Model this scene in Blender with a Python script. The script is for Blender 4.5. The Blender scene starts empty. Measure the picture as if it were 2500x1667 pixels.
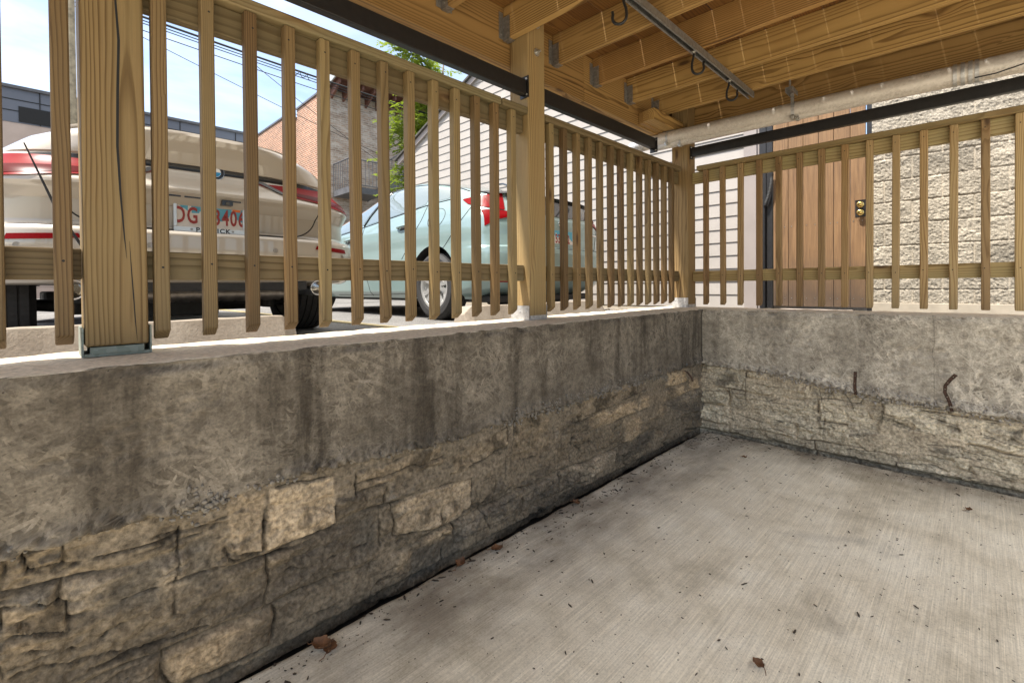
import bpy, bmesh, math, random
import numpy as np
from mathutils import Vector, Matrix

scene = bpy.context.scene
COL = scene.collection
R = math.radians

# ------------------------------------------------------------------ camera
FPX, YAW, PIT, ROL, CYP = 1150.6, R(-44.73), R(-0.693), R(-0.512), 713.1
CAM = Vector((1.5176, -3.6059, 0.1896))
fw = Vector((math.sin(YAW)*math.cos(PIT), math.cos(YAW)*math.cos(PIT), math.sin(PIT)))
rt = Vector((math.cos(YAW), -math.sin(YAW), 0))
up = rt.cross(fw)
r2 = rt*math.cos(ROL) + up*math.sin(ROL)
u2 = -rt*math.sin(ROL) + up*math.cos(ROL)
cam_d = bpy.data.cameras.new("camera")
cam_d.sensor_fit = 'HORIZONTAL'
cam_d.sensor_width = 36.0
cam_d.lens = 36.0*FPX/2500.0
cam_d.shift_y = -(833.5-CYP)/2500.0
cam_d.clip_start = 0.02
cam_d.clip_end = 2000
cam = bpy.data.objects.new("camera", cam_d)
COL.objects.link(cam)
cam.matrix_world = Matrix(((r2.x, u2.x, -fw.x, CAM.x), (r2.y, u2.y, -fw.y, CAM.y), (r2.z, u2.z, -fw.z, CAM.z), (0, 0, 0, 1)))
scene.camera = cam

# ------------------------------------------------------------------ light
SUN_DIR = Vector((-0.15, -0.44, 0.883)).normalized()      # towards the sun
SUN_EL = math.asin(SUN_DIR.z)
SUN_AZ = math.atan2(SUN_DIR.x, SUN_DIR.y)                  # clockwise from +Y
world = bpy.data.worlds.new("World")
scene.world = world
world.use_nodes = True
wn, wl = world.node_tree.nodes, world.node_tree.links
wn.clear()
wo = wn.new('ShaderNodeOutputWorld')
bg = wn.new('ShaderNodeBackground')
sky = wn.new('ShaderNodeTexSky')
sky.sky_type = 'NISHITA'
sky.sun_disc = False
sky.sun_elevation = SUN_EL
sky.sun_rotation = SUN_AZ
sky.air_density = 1.0
sky.dust_density = 2.0
tcw = wn.new('ShaderNodeTexCoord')
mpw = wn.new('ShaderNodeMapping')
mpw.inputs['Scale'].default_value = (1.6, 1.6, 5.5)
mpw.inputs['Location'].default_value = (3.1, 0.4, 0.2)
nzw = wn.new('ShaderNodeTexNoise')
nzw.inputs['Scale'].default_value = 1.7
nzw.inputs['Detail'].default_value = 7
nzw.inputs['Roughness'].default_value = 0.6
nzw.inputs['Distortion'].default_value = 0.5
crw = wn.new('ShaderNodeValToRGB')
crw.color_ramp.elements[0].position = 0.42
crw.color_ramp.elements[0].color = (0.12, 0.12, 0.12, 1)
crw.color_ramp.elements[1].position = 0.72
crw.color_ramp.elements[1].color = (0.95, 0.95, 0.95, 1)
mxw = wn.new('ShaderNodeMixRGB')
cla = wn.new('ShaderNodeMixRGB')
cla.blend_type = 'ADD'
cla.inputs['Fac'].default_value = 1.0
cla.inputs['Color2'].default_value = (1.5, 1.3, 1.0, 1)
wl.new(sky.outputs['Color'], cla.inputs['Color1'])
wl.new(cla.outputs['Color'], mxw.inputs['Color2'])
wl.new(tcw.outputs['Generated'], mpw.inputs['Vector'])
wl.new(mpw.outputs['Vector'], nzw.inputs['Vector'])
wl.new(nzw.outputs['Fac'], crw.inputs['Fac'])
wl.new(crw.outputs['Color'], mxw.inputs['Fac'])
wl.new(sky.outputs['Color'], mxw.inputs['Color1'])
# unseen cloud added overhead to warm and brighten the floor, thinning towards the horizon
sxw = wn.new('ShaderNodeSeparateXYZ')
hiw = wn.new('ShaderNodeMapRange')
hiw.interpolation_type = 'SMOOTHSTEP'
hiw.inputs['From Min'].default_value = 0.42
hiw.inputs['From Max'].default_value = 0.80
hiw.inputs['To Max'].default_value = 0.85
ovw = wn.new('ShaderNodeMixRGB')
ovw.inputs['Color2'].default_value = (6.6, 6.2, 5.5, 1)
wl.new(tcw.outputs['Generated'], sxw.inputs[0])
wl.new(sxw.outputs[2], hiw.inputs['Value'])
wl.new(hiw.outputs[0], ovw.inputs['Fac'])
wl.new(mxw.outputs['Color'], ovw.inputs['Color1'])
wl.new(ovw.outputs['Color'], bg.inputs['Color'])
bg.inputs['Strength'].default_value = 0.085
wl.new(bg.outputs['Background'], wo.inputs['Surface'])
sun_d = bpy.data.lights.new("sun", 'SUN')
sun_d.energy = 2.5
sun_d.angle = R(2.6)
sun_d.color = (1.0, 0.95, 0.87)
sun = bpy.data.objects.new("sun", sun_d)
COL.objects.link(sun)
sun.rotation_euler = (-SUN_DIR).to_track_quat('-Z', 'Y').to_euler()
sun.location = SUN_DIR*30
scene.view_settings.view_transform = 'Standard'
scene.view_settings.look = 'None'
scene.view_settings.gamma = 1.0
scene.view_settings.use_curve_mapping = False
scene.view_settings.exposure = 2.0
scene.cycles.max_bounces = 10
scene.cycles.diffuse_bounces = 6

# ------------------------------------------------------------------ helpers: noise
def _hash(ix, iy, seed):
    h = (ix.astype(np.int64)*374761393 + iy.astype(np.int64)*668265263 + seed*974711) & 0xffffffff
    h = ((h ^ (h >> 13))*1274126177) & 0xffffffff
    return ((h ^ (h >> 16)) & 0xffff)/65535.0
def vnoise(x, y, seed=0):
    x0 = np.floor(x); y0 = np.floor(y)
    fx = x-x0; fy = y-y0
    fx = fx*fx*(3-2*fx); fy = fy*fy*(3-2*fy)
    a = _hash(x0, y0, seed); b = _hash(x0+1, y0, seed); c = _hash(x0, y0+1, seed); d = _hash(x0+1, y0+1, seed)
    return (a*(1-fx)+b*fx)*(1-fy) + (c*(1-fx)+d*fx)*fy
def fbm(x, y, seed=0, oct=4, gain=0.5):
    s = 0; a = 1; t = 0
    for i in range(oct):
        s = s + a*vnoise(x, y, seed+i*17); t += a
        x = x*2.03+11.3; y = y*2.03+5.7; a *= gain
    return s/t
def worley(x, y, seed=0):
    xi = np.floor(x); yi = np.floor(y)
    best = np.full(x.shape, 9.0); second = np.full(x.shape, 9.0); cid = np.zeros(x.shape)
    for dx in (-1, 0, 1):
        for dy in (-1, 0, 1):
            cx = xi+dx; cy = yi+dy
            px = cx+_hash(cx, cy, seed); py = cy+_hash(cx, cy, seed+5)
            d = np.hypot(px-x, py-y)
            r = _hash(cx, cy, seed+9)
            nb = d < best
            second = np.where(nb, best, np.minimum(second, d))
            cid = np.where(nb, r, cid)
            best = np.where(nb, d, best)
    return best, second, cid
def wfacet(x, y, seed=0, tilt=1.0):
    """broken-stone relief: each cell is a tilted plane"""
    xi = np.floor(x); yi = np.floor(y)
    best = np.full(x.shape, 9.0); h = np.zeros(x.shape)
    for dx in (-1, 0, 1):
        for dy in (-1, 0, 1):
            cx = xi+dx; cy = yi+dy
            px = cx+_hash(cx, cy, seed); py = cy+_hash(cx, cy, seed+5)
            d = np.hypot(px-x, py-y)
            v = _hash(cx, cy, seed+9)-0.5 + tilt*((_hash(cx, cy, seed+13)-0.5)*(x-px)+(_hash(cx, cy, seed+19)-0.5)*(y-py))
            h = np.where(d < best, v, h); best = np.minimum(best, d)
    return h
def sstep(a, b, x):
    t = np.clip((x-a)/(b-a), 0, 1)
    return t*t*(3-2*t)

# ------------------------------------------------------------------ helpers: objects
def adopt(o, parent):
    o.parent = parent
    m = parent.matrix_basis.copy()
    q = parent.parent
    while q is not None:
        m = q.matrix_basis @ m if False else m
        q = q.parent
    o.matrix_parent_inverse = world_matrix(parent).inverted()
def world_matrix(o):
    if o.parent is None:
        return o.matrix_basis.copy()
    return world_matrix(o.parent) @ o.matrix_parent_inverse @ o.matrix_basis
def tag(o, label, cat, group=None, kind=None):
    if label: o['label'] = label
    if cat: o['category'] = cat
    if group: o['group'] = group
    if kind: o['kind'] = kind
    return o
def thing(name, label, cat, loc=(0, 0, 0), group=None):
    o = bpy.data.objects.new(name, None)
    COL.objects.link(o)
    o.empty_display_size = 0.1
    o.location = loc
    return tag(o, label, cat, group)
class MB:
    def __init__(s):
        s.v = []; s.f = []; s.m = []
    def add(s, vs, fs, mi=0):
        b = len(s.v)
        s.v += [tuple(q) for q in vs]
        s.f += [tuple(b+i for i in f) for f in fs]
        s.m += [mi]*len(fs)
        return s
    def box(s, x0, x1, y0, y1, z0, z1, M=None, mi=0):
        vs = [Vector((x, y, z)) for x in (x0, x1) for y in (y0, y1) for z in (z0, z1)]
        if M: vs = [M @ q for q in vs]
        return s.add(vs, [(0, 1, 3, 2), (4, 6, 7, 5), (0, 4, 5, 1), (2, 3, 7, 6), (0, 2, 6, 4), (1, 5, 7, 3)], mi)
    def tube(s, pts, r, seg=10, mi=0, cap=True):
        pts = [Vector(q) for q in pts]
        n = len(pts); rs = r if isinstance(r, (list, tuple)) else [r]*n
        vs = []; fs = []
        prev = None
        for i, q in enumerate(pts):
            d = (pts[min(i+1, n-1)]-pts[max(i-1, 0)]).normalized()
            if prev is None:
                a = d.cross(Vector((0, 0, 1)))
                if a.length < 1e-3: a = d.cross(Vector((0, 1, 0)))
                a.normalize()
            else:
                a = (prev - d*prev.dot(d)).normalized()
            prev = a
            b = d.cross(a)
            for k in range(seg):
                t = 2*math.pi*k/seg
                vs.append(q + (a*math.cos(t)+b*math.sin(t))*rs[i])
        for i in range(n-1):
            for k in range(seg):
                k2 = (k+1) % seg
                fs.append((i*seg+k, i*seg+k2, (i+1)*seg+k2, (i+1)*seg+k))
        if cap:
            fs.append(tuple(range(seg-1, -1, -1))); fs.append(tuple((n-1)*seg+k for k in range(seg)))
        return s.add(vs, fs, mi)
    def lathe(s, prof, origin, axis, seg=32, mi=0):
        # prof: list of (t along axis, radius)
        ax = Vector(axis).normalized(); o = Vector(origin)
        a = ax.orthogonal().normalized(); b = ax.cross(a)
        vs = []; fs = []
        for t, r in prof:
            for k in range(seg):
                w = 2*math.pi*k/seg
                vs.append(o+ax*t+(a*math.cos(w)+b*math.sin(w))*r)
        for i in range(len(prof)-1):
            for k in range(seg):
                k2 = (k+1) % seg
                fs.append((i*seg+k, i*seg+k2, (i+1)*seg+k2, (i+1)*seg+k))
        return s.add(vs, fs, mi)
    def prism(s, poly, lift, mi=0):
        # poly: 3D points of a planar outline, lift: extrusion vector
        n = len(poly); L = Vector(lift)
        a = [Vector(q) for q in poly]; b = [q+L for q in a]
        fs = [tuple(range(n-1, -1, -1)), tuple(range(n, 2*n))] + [(i, (i+1) % n, n+(i+1) % n, n+i) for i in range(n)]
        return s.add(a+b, fs, mi)
    def grid(s, P, mi=0, closed_u=False):
        # P: array [nu][nv][3]
        P = np.asarray(P, float); nu, nv = P.shape[:2]
        b = len(s.v)
        s.v += [tuple(q) for q in P.reshape(-1, 3)]
        for i in range(nu-1 + (1 if closed_u else 0)):
            i2 = (i+1) % nu
            for j in range(nv-1):
                s.f.append((b+i*nv+j, b+i2*nv+j, b+i2*nv+j+1, b+i*nv+j+1)); s.m.append(mi)
        return s
    def build(s, name, mat, parent=None, smooth=False, bevel=0, fixn=True, seg=2):
        me = bpy.data.meshes.new(name)
        me.from_pydata(s.v, [], s.f)
        mats = mat if isinstance(mat, (list, tuple)) else [mat]
        for q in mats: me.materials.append(q)
        if len(mats) > 1:
            me.polygons.foreach_set('material_index', s.m)
        if bevel or fixn:
            bm = bmesh.new(); bm.from_mesh(me)
            if fixn: bmesh.ops.recalc_face_normals(bm, faces=bm.faces)
            if bevel:
                bmesh.ops.bevel(bm, geom=[e for e in bm.edges], offset=bevel, segments=seg, profile=0.5, affect='EDGES', clamp_overlap=True)
            bm.to_mesh(me); bm.free()
        if smooth:
            me.polygons.foreach_set('use_smooth', [True]*len(me.polygons))
        me.update()
        o = bpy.data.objects.new(name, me)
        COL.objects.link(o)
        if parent is not None: adopt(o, parent)
        return o
def grid_mesh(name, P, mat, parent=None, colors=None, smooth=True):
    """fast numpy grid -> mesh object"""
    nu, nv = P.shape[:2]
    me = bpy.data.meshes.new(name)
    idx = np.arange(nu*nv).reshape(nu, nv)
    q = np.stack([idx[:-1, :-1], idx[1:, :-1], idx[1:, 1:], idx[:-1, 1:]], -1).reshape(-1, 4)
    me.vertices.add(nu*nv); me.vertices.foreach_set('co', P.reshape(-1).astype(np.float32))
    me.loops.add(q.size); me.loops.foreach_set('vertex_index', q.reshape(-1).astype(np.int32))
    me.polygons.add(len(q))
    me.polygons.foreach_set('loop_start', np.arange(0, q.size, 4, dtype=np.int32))
    me.update(calc_edges=True)
    me.polygons.foreach_set('use_smooth', [smooth]*len(q))
    if colors is not None:
        at = me.color_attributes.new('tint', 'FLOAT_COLOR', 'POINT')
        c = np.ones((nu*nv, 4), np.float32); c[:, :3] = colors.reshape(-1, 3)
        at.data.foreach_set('color', c.reshape(-1))
    me.materials.append(mat)
    me.validate()
    o = bpy.data.objects.new(name, me)
    COL.objects.link(o)
    if parent is not None: adopt(o, parent)
    return o
def board(name, mat, parent, x0, x1, y0, y1, z0, z1, bevel=0.004, tilt=None):
    """a timber whose local X axis runs along its longest side, so that the grain follows it"""
    d = [x1-x0, y1-y0, z1-z0]
    ax = d.index(max(d))
    c = Vector(((x0+x1)/2, (y0+y1)/2, (z0+z1)/2))
    if ax == 0: M = Matrix.Identity(3); l, w, h = d[0], d[1], d[2]
    elif ax == 1: M = Matrix(((0, -1, 0), (1, 0, 0), (0, 0, 1))); l, w, h = d[1], d[0], d[2]
    else: M = Matrix(((0, 0, -1), (0, 1, 0), (1, 0, 0))); l, w, h = d[2], d[1], d[0]
    o = MB().box(-l/2, l/2, -w/2, w/2, -h/2, h/2).build(name, mat, None, bevel=bevel)
    M4 = M.to_4x4()
    if tilt: M4 = tilt.to_4x4() @ M4
    M4.translation = c
    o.matrix_basis = M4
    if parent is not None: adopt(o, parent)
    return o
def text_mesh(txt, size, depth, M, spacing=1.0, shear=0.0, bold=0.0):
    cu = bpy.data.curves.new('lettering', 'FONT')
    cu.body = txt; cu.size = size; cu.extrude = depth; cu.align_x = 'CENTER'; cu.align_y = 'CENTER'
    cu.space_character = spacing; cu.offset = bold; cu.shear = shear; cu.resolution_u = 3
    o = bpy.data.objects.new('lettering', cu)
    COL.objects.link(o)
    dg = bpy.context.evaluated_depsgraph_get()
    me = bpy.data.meshes.new_from_object(o.evaluated_get(dg))
    bpy.data.objects.remove(o); bpy.data.curves.remove(cu)
    me.transform(M)
    return me
def letters(name, txt, size, depth, M, mat, parent, spacing=1.0, shear=0.0, sx=1.0, bold=0.0):
    me = text_mesh(txt, size, depth, M @ Matrix.Diagonal((sx, 1, 1, 1)), spacing, shear, bold)
    me.materials.clear(); me.materials.append(mat)
    o = bpy.data.objects.new(name, me)
    COL.objects.link(o)
    adopt(o, parent)
    return o

# ------------------------------------------------------------------ helpers: materials
class NT:
    def __init__(s, name):
        s.mat = bpy.data.materials.new(name); s.mat.use_nodes = True
        s.t = s.mat.node_tree; s.t.nodes.clear()
        s.out = s.t.nodes.new('ShaderNodeOutputMaterial')
        s.b = s.t.nodes.new('ShaderNodeBsdfPrincipled')
        s.t.links.new(s.b.outputs[0], s.out.inputs[0])
        s.tc = s.t.nodes.new('ShaderNodeTexCoord')
    def set(s, **k):
        for a, v in k.items():
            s.put(s.b.inputs[a.replace('_', ' ')], v)
        return s
    def put(s, sock, v):
        if v is None: return
        if hasattr(v, 'is_output'): s.t.links.new(v, sock)
        else:
            if isinstance(v, (tuple, list)) and len(v) == 3 and sock.type == 'RGBA': v = (*v, 1)
            sock.default_value = v
    def n(s, typ, _out=0, _p=None, **k):
        nd = s.t.nodes.new(typ)
        for a, v in (_p or {}).items(): setattr(nd, a, v)
        for a, v in k.items():
            key = int(a[1:]) if a[0] == 'i' and a[1:].isdigit() else a.replace('_', ' ')
            s.put(nd.inputs[key], v)
        return nd.outputs[_out]
    def math(s, op, a, b=None, c=None, clamp=False):
        nd = s.t.nodes.new('ShaderNodeMath'); nd.operation = op; nd.use_clamp = clamp
        s.put(nd.inputs[0], a)
        if b is not None: s.put(nd.inputs[1], b)
        if c is not None: s.put(nd.inputs[2], c)
        return nd.outputs[0]
    def obj(s): return s.tc.outputs['Object']
    def map(s, vec, scale=(1, 1, 1), loc=(0, 0, 0), rot=(0, 0, 0)):
        return s.n('ShaderNodeMapping', Vector=vec, Scale=scale, Location=loc, Rotation=rot)
    def noise(s, vec, scale, detail=4, rough=0.55, dist=0.0, out=0):
        return s.n('ShaderNodeTexNoise', out, Vector=vec, Scale=scale, Detail=detail, Roughness=rough, Distortion=dist)
    def vor(s, vec, scale, out=0, feature='F1', rand=1.0):
        return s.n('ShaderNodeTexVoronoi', out, {'feature': feature}, Vector=vec, Scale=scale, Randomness=rand)
    def ramp(s, fac, stops, interp='LINEAR'):
        nd = s.t.nodes.new('ShaderNodeValToRGB'); nd.color_ramp.interpolation = interp
        e = nd.color_ramp.elements
        while len(e) < len(stops): e.new(0.5)
        for i, (p, c) in enumerate(stops):
            e[i].position = p
            if not isinstance(c, (tuple, list)): c = (c, c, c)
            e[i].color = (*c, 1)
        s.put(nd.inputs[0], fac)
        return nd.outputs[0]
    def mix(s, fac, a, b, mode='MIX'):
        nd = s.t.nodes.new('ShaderNodeMixRGB'); nd.blend_type = mode
        s.put(nd.inputs[0], fac); s.put(nd.inputs[1], a); s.put(nd.inputs[2], b)
        return nd.outputs[0]
    def bump(s, h, strength=0.5, dist=0.01):
        nd = s.t.nodes.new('ShaderNodeBump')
        s.put(nd.inputs['Height'], h); nd.inputs['Strength'].default_value = strength; nd.inputs['Distance'].default_value = dist
        s.put(s.b.inputs['Normal'], nd.outputs[0])
        return s
    def sep(s, vec):
        nd = s.t.nodes.new('ShaderNodeSeparateXYZ'); s.put(nd.inputs[0], vec); return nd.outputs
    def comb(s, x, y, z):
        nd = s.t.nodes.new('ShaderNodeCombineXYZ'); s.put(nd.inputs[0], x); s.put(nd.inputs[1], y); s.put(nd.inputs[2], z); return nd.outputs[0]
def simple(name, col, rough=0.5, metal=0.0, var=0.12, scale=30, bump=0.0, coat=0.0):
    m = NT(name)
    f = m.noise(m.obj(), scale, 4)
    c = m.mix(1.0, (*col, 1), m.ramp(f, [(0.3, 1-var), (0.7, 1+var)]), 'MULTIPLY')
    m.set(Base_Color=c, Roughness=rough, Metallic=metal)
    if coat: m.set(Coat_Weight=coat, Coat_Roughness=0.03)
    if bump: m.bump(f, bump, 0.004)
    return m.mat

def wood(name, early, late, tint, ring=0.0065, dark=1.0):
    m = NT(name)
    rnd = m.n('ShaderNodeObjectInfo', 5)
    x, y, z = m.sep(m.obj())
    r1 = m.math('MULTIPLY', rnd, 61.7)
    vec = m.comb(m.math('ADD', x, r1), y, z)
    # knots
    kv = m.n('ShaderNodeTexVoronoi', 0, None, Vector=m.map(vec, (2.1, 7, 7)), Scale=1.0)
    kc = m.n('ShaderNodeTexVoronoi', 1, None, Vector=m.map(vec, (2.1, 7, 7)), Scale=1.0)
    keep = m.math('GREATER_THAN', m.sep(kc)[0], 0.45)
    kwide = m.math('MULTIPLY', m.ramp(kv, [(0.0, 1.0), (0.34, 0.0)], 'EASE'), keep)
    kcore = m.math('MULTIPLY', m.ramp(kv, [(0.06, 1.0), (0.13, 0.0)]), keep)
    wob = m.noise(m.map(vec, (1.1, 9, 9)), 1.0, 3)
    wob2 = m.noise(m.map(vec, (0.7, 4, 4), (7, 3, 1)), 1.0, 2)
    oy = m.math('MULTIPLY_ADD', m.math('FRACT', m.math('MULTIPLY', rnd, 7.31)), 0.22, -0.11)
    oz = m.math('MULTIPLY_ADD', m.math('FRACT', m.math('MULTIPLY', rnd, 13.7)), 0.16, -0.08)
    yy = m.math('ADD', m.math('ADD', y, oy), m.math('MULTIPLY_ADD', wob, 0.034, -0.017))
    zz = m.math('ADD', m.math('ADD', z, oz), m.math('MULTIPLY_ADD', wob2, 0.06, -0.03))
    rad = m.math('SQRT', m.math('ADD', m.math('MULTIPLY', yy, yy), m.math('MULTIPLY', zz, zz)))
    rr = m.math('ADD', m.math('DIVIDE', rad, ring), m.math('MULTIPLY', kwide, 1.8))
    fr = m.math('FRACT', rr)
    prof = m.ramp(fr, [(0.0, 0.0), (0.5, 0.10), (0.84, 1.0), (0.94, 0.8), (1.0, 0.0)])
    amp = m.ramp(m.noise(m.map(vec, (0.6, 5, 5), (2, 9, 4)), 1.0, 2), [(0.3, 0.55), (0.65, 1.0)])
    g = m.math('MULTIPLY', prof, amp)
    fib = m.noise(m.map(vec, (6, 420, 420)), 1.0, 3, 0.6)
    col = m.mix(g, early, late)
    tn = m.noise(m.map(vec, (0.8, 4, 4), (5, 5, 5)), 1.3, 3)
    col = m.mix(m.math('MULTIPLY', m.ramp(tn, [(0.4, 0.0), (0.75, 1.0)]), 0.55), col, tint)
    col = m.mix(1.0, col, m.ramp(fib, [(0.25, 0.86), (0.75, 1.1)]), 'MULTIPLY')
    # every timber has its own tone
    tone = m.ramp(m.math('FRACT', m.math('MULTIPLY', rnd, 23.9)), [(0.0, (0.60*dark, 0.51*dark, 0.46*dark)), (0.3, (0.82*dark, 0.76*dark, 0.71*dark)), (0.5, (1.06*dark, 1.04*dark, 1.0*dark)), (0.8, (1.2*dark, 1.2*dark, 1.12*dark)), (1.0, (0.84*dark, 0.70*dark, 0.60*dark))])
    col = m.mix(1.0, col, tone, 'MULTIPLY')
    # weather marks and dirt
    dn = m.noise(m.map(vec, (2.4, 14, 14), (1, 2, 9)), 1.0, 5, 0.7)
    col = m.mix(m.math('MULTIPLY', m.ramp(dn, [(0.62, 0.0), (0.8, 1.0)]), 0.4), col, (0.16, 0.105, 0.05, 1))
    col = m.mix(m.math('MULTIPLY', kwide, 0.45), col, (0.26, 0.14, 0.05, 1))
    col = m.mix(m.math('MULTIPLY', kcore, 0.85), col, (0.06, 0.03, 0.014, 1))
    m.set(Base_Color=col, Roughness=m.ramp(fib, [(0.2, 0.55), (0.8, 0.78)]))
    m.set(Specular_IOR_Level=0.3)
    h = m.math('ADD', m.math('MULTIPLY', g, 0.6), m.math('MULTIPLY', fib, 0.7))
    m.bump(h, 0.35, 0.0016)
    return m.mat

M = {}
M['timber'] = wood('treated_timber', (0.24, 0.168, 0.080, 1), (0.10, 0.055, 0.021, 1), (0.20, 0.165, 0.088, 1))
M['joist'] = wood('joist_timber', (0.37, 0.232, 0.086, 1), (0.095, 0.045, 0.011, 1), (0.32, 0.19, 0.066, 1), ring=0.0125)
M['rail'] = wood('rail_timber', (0.25, 0.20, 0.108, 1), (0.125, 0.088, 0.036, 1), (0.18, 0.185, 0.11, 1), ring=0.013)  # left rails; their shade is put into this darker colour
M['post'] = wood('post_timber', (0.33, 0.23, 0.105, 1), (0.13, 0.072, 0.024, 1), (0.28, 0.22, 0.11, 1), ring=0.0078)
M['timber_far'] = wood('lit_pale_timber', (0.43, 0.30, 0.145, 1), (0.18, 0.098, 0.034, 1), (0.36, 0.27, 0.14, 1))  # paler copy; makes up in colour for weak light on far balusters
M['rail_far'] = wood('lit_rail_timber', (0.43, 0.345, 0.17, 1), (0.22, 0.155, 0.062, 1), (0.34, 0.33, 0.17, 1), ring=0.013)  # paler copy of the rails, far-side brightness painted in
M['post_near'] = wood('browned_post_timber', (0.205, 0.138, 0.064, 1), (0.088, 0.048, 0.016, 1), (0.20, 0.15, 0.072, 1), ring=0.0078)
M['deck'] = wood('decking_timber', (0.21, 0.105, 0.030, 1), (0.09, 0.037, 0.009, 1), (0.17, 0.08, 0.022, 1), ring=0.012)  # darkened so the colour stands in for shade between the joists

def concrete_form(name, tone, damp):
    """cast concrete with the print of chipboard shuttering, stains and pin holes"""
    m = NT(name)
    tc_ = lambda c: tuple(q*t for q, t in zip(c, tone))
    x, y, z = m.sep(m.obj())
    u = m.math('ADD', x, y)
    vec = m.comb(u, z, 0.0)
    acc = None
    for i, (a, sc) in enumerate(((0.35, 1), (1.25, 1.1), (2.0, 0.9), (2.75, 1.05), (0.8, 1.3))):
        wv = m.n('ShaderNodeVectorMath', 0, {'operation': 'ADD'}, i0=m.map(vec, (1, 1, 1), (i*3.1, i*1.7, 0), (0, 0, a)), i1=m.n('ShaderNodeVectorMath', 0, {'operation': 'SCALE'}, i0=m.noise(vec, 9, 2, out=1), Scale=0.02))
        c = m.n('ShaderNodeTexVoronoi', 1, None, Vector=m.map(wv, (15*sc, 95*sc, 1)), Scale=1.0)
        k = m.ramp(m.sep(c)[0], [(0.62, 0.0), (0.98, 1.0)])
        acc = k if acc is None else m.math('MAXIMUM', acc, k)
    big = m.noise(vec, 2.2, 5, 0.6)
    mid = m.noise(vec, 14, 5, 0.65)
    fine = m.noise(vec, 130, 3, 0.6)
    patch = m.ramp(m.noise(m.map(vec, (1, 1.4, 1), (4, 8, 0)), 2.6, 5, 0.62), [(0.38, 0.06), (0.62, 1.0)])
    st = m.math('MULTIPLY', acc, patch)
    base = m.ramp(m.math('MULTIPLY_ADD', mid, 0.5, m.math('MULTIPLY', big, 0.5)), [(0.34, tc_((0.115, 0.10, 0.08))), (0.5, tc_((0.215, 0.190, 0.155))), (0.66, tc_((0.32, 0.288, 0.24)))])
    col = m.mix(m.math('MULTIPLY', st, 0.66), base, (*tc_((0.50, 0.455, 0.385)), 1))
    # damp runs down from the top edge
    run = m.noise(m.map(vec, (4.2, 0.55, 1), (1.3, 0, 0)), 1.0, 6, 0.66)
    run2 = m.noise(m.map(vec, (17, 1.2, 1), (3, 3, 0)), 1.0, 3, 0.6)
    rmask = m.math('MULTIPLY', m.ramp(run, [(0.46, 0.0), (0.60, 1.0)]), m.ramp(run2, [(0.3, 0.35), (0.65, 1.0)]))
    col = m.mix(m.math('MULTIPLY', rmask, damp), col, (*tc_((0.055, 0.045, 0.034)), 1))
    lt = m.math('MULTIPLY', m.ramp(m.noise(m.map(vec, (9, 1.0, 1), (9, 1, 0)), 1.0, 4, 0.6), [(0.6, 0.0), (0.78, 1.0)]), 0.4)
    col = m.mix(lt, col, (*tc_((0.50, 0.455, 0.39)), 1))
    blot = m.noise(m.map(vec, (1, 1.3, 1), (2, 6, 0)), 26, 4, 0.7)
    col = m.mix(1.0, col, m.ramp(blot, [(0.3, 0.68), (0.5, 1.0), (0.72, 1.32)]), 'MULTIPLY')
    for u0, wd_ in ((-2.56, 0.0022), (-1.06, 0.002), (1.34, 0.0018)):
        sl_ = m.math('LESS_THAN', m.math('ABSOLUTE', m.math('ADD', u, m.math('MULTIPLY_ADD', m.noise(vec, 12, 2), 0.006, -u0))), wd_)
        col = m.mix(m.math('MULTIPLY', sl_, 0.5), col, (*tc_((0.08, 0.07, 0.055)), 1))
    pit = m.ramp(m.vor(vec, 42), [(0.05, 1.0), (0.11, 0.0)])
    pk = m.math('GREATER_THAN', m.sep(m.n('ShaderNodeTexVoronoi', 1, None, Vector=vec, Scale=42.0))[1], 0.6)
    pit = m.math('MULTIPLY', pit, pk)
    col = m.mix(m.math('MULTIPLY', pit, 0.8), col, (0.03, 0.025, 0.02, 1))
    col = m.mix(1.0, col, m.ramp(fine, [(0.25, 0.7), (0.75, 1.3)]), 'MULTIPLY')
    # light falling on the wall's top, put into a paler up-facing colour
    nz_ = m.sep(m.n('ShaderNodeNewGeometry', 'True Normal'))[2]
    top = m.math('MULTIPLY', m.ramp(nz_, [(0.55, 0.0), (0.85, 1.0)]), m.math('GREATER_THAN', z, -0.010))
    top_lit = m.mix(1.0, (0.62, 0.53, 0.41, 1), m.ramp(m.noise(m.obj(), 60, 4, 0.7), [(0.25, 0.6), (0.6, 1.1)]), 'MULTIPLY')
    col = m.mix(top, col, top_lit)
    m.set(Base_Color=col, Roughness=0.9)
    m.set(Specular_IOR_Level=0.25)
    h = m.math('ADD', m.math('MULTIPLY', st, 0.5), m.math('ADD', m.math('MULTIPLY', fine, 0.35), m.math('MULTIPLY', pit, -1.2)))
    m.bump(h, 0.5, 0.003)
    return m.mat
M['form'] = concrete_form('stained_shaded_concrete', (0.58, 0.545, 0.50), 0.92)  # real stains, plus the left wall's shade put into a darker tone
M['form_far'] = concrete_form('grey_board_marked_concrete', (1.5, 1.46, 1.38), 0.5)  # same concrete, the far wall's brighter light put into a paler tone
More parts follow.
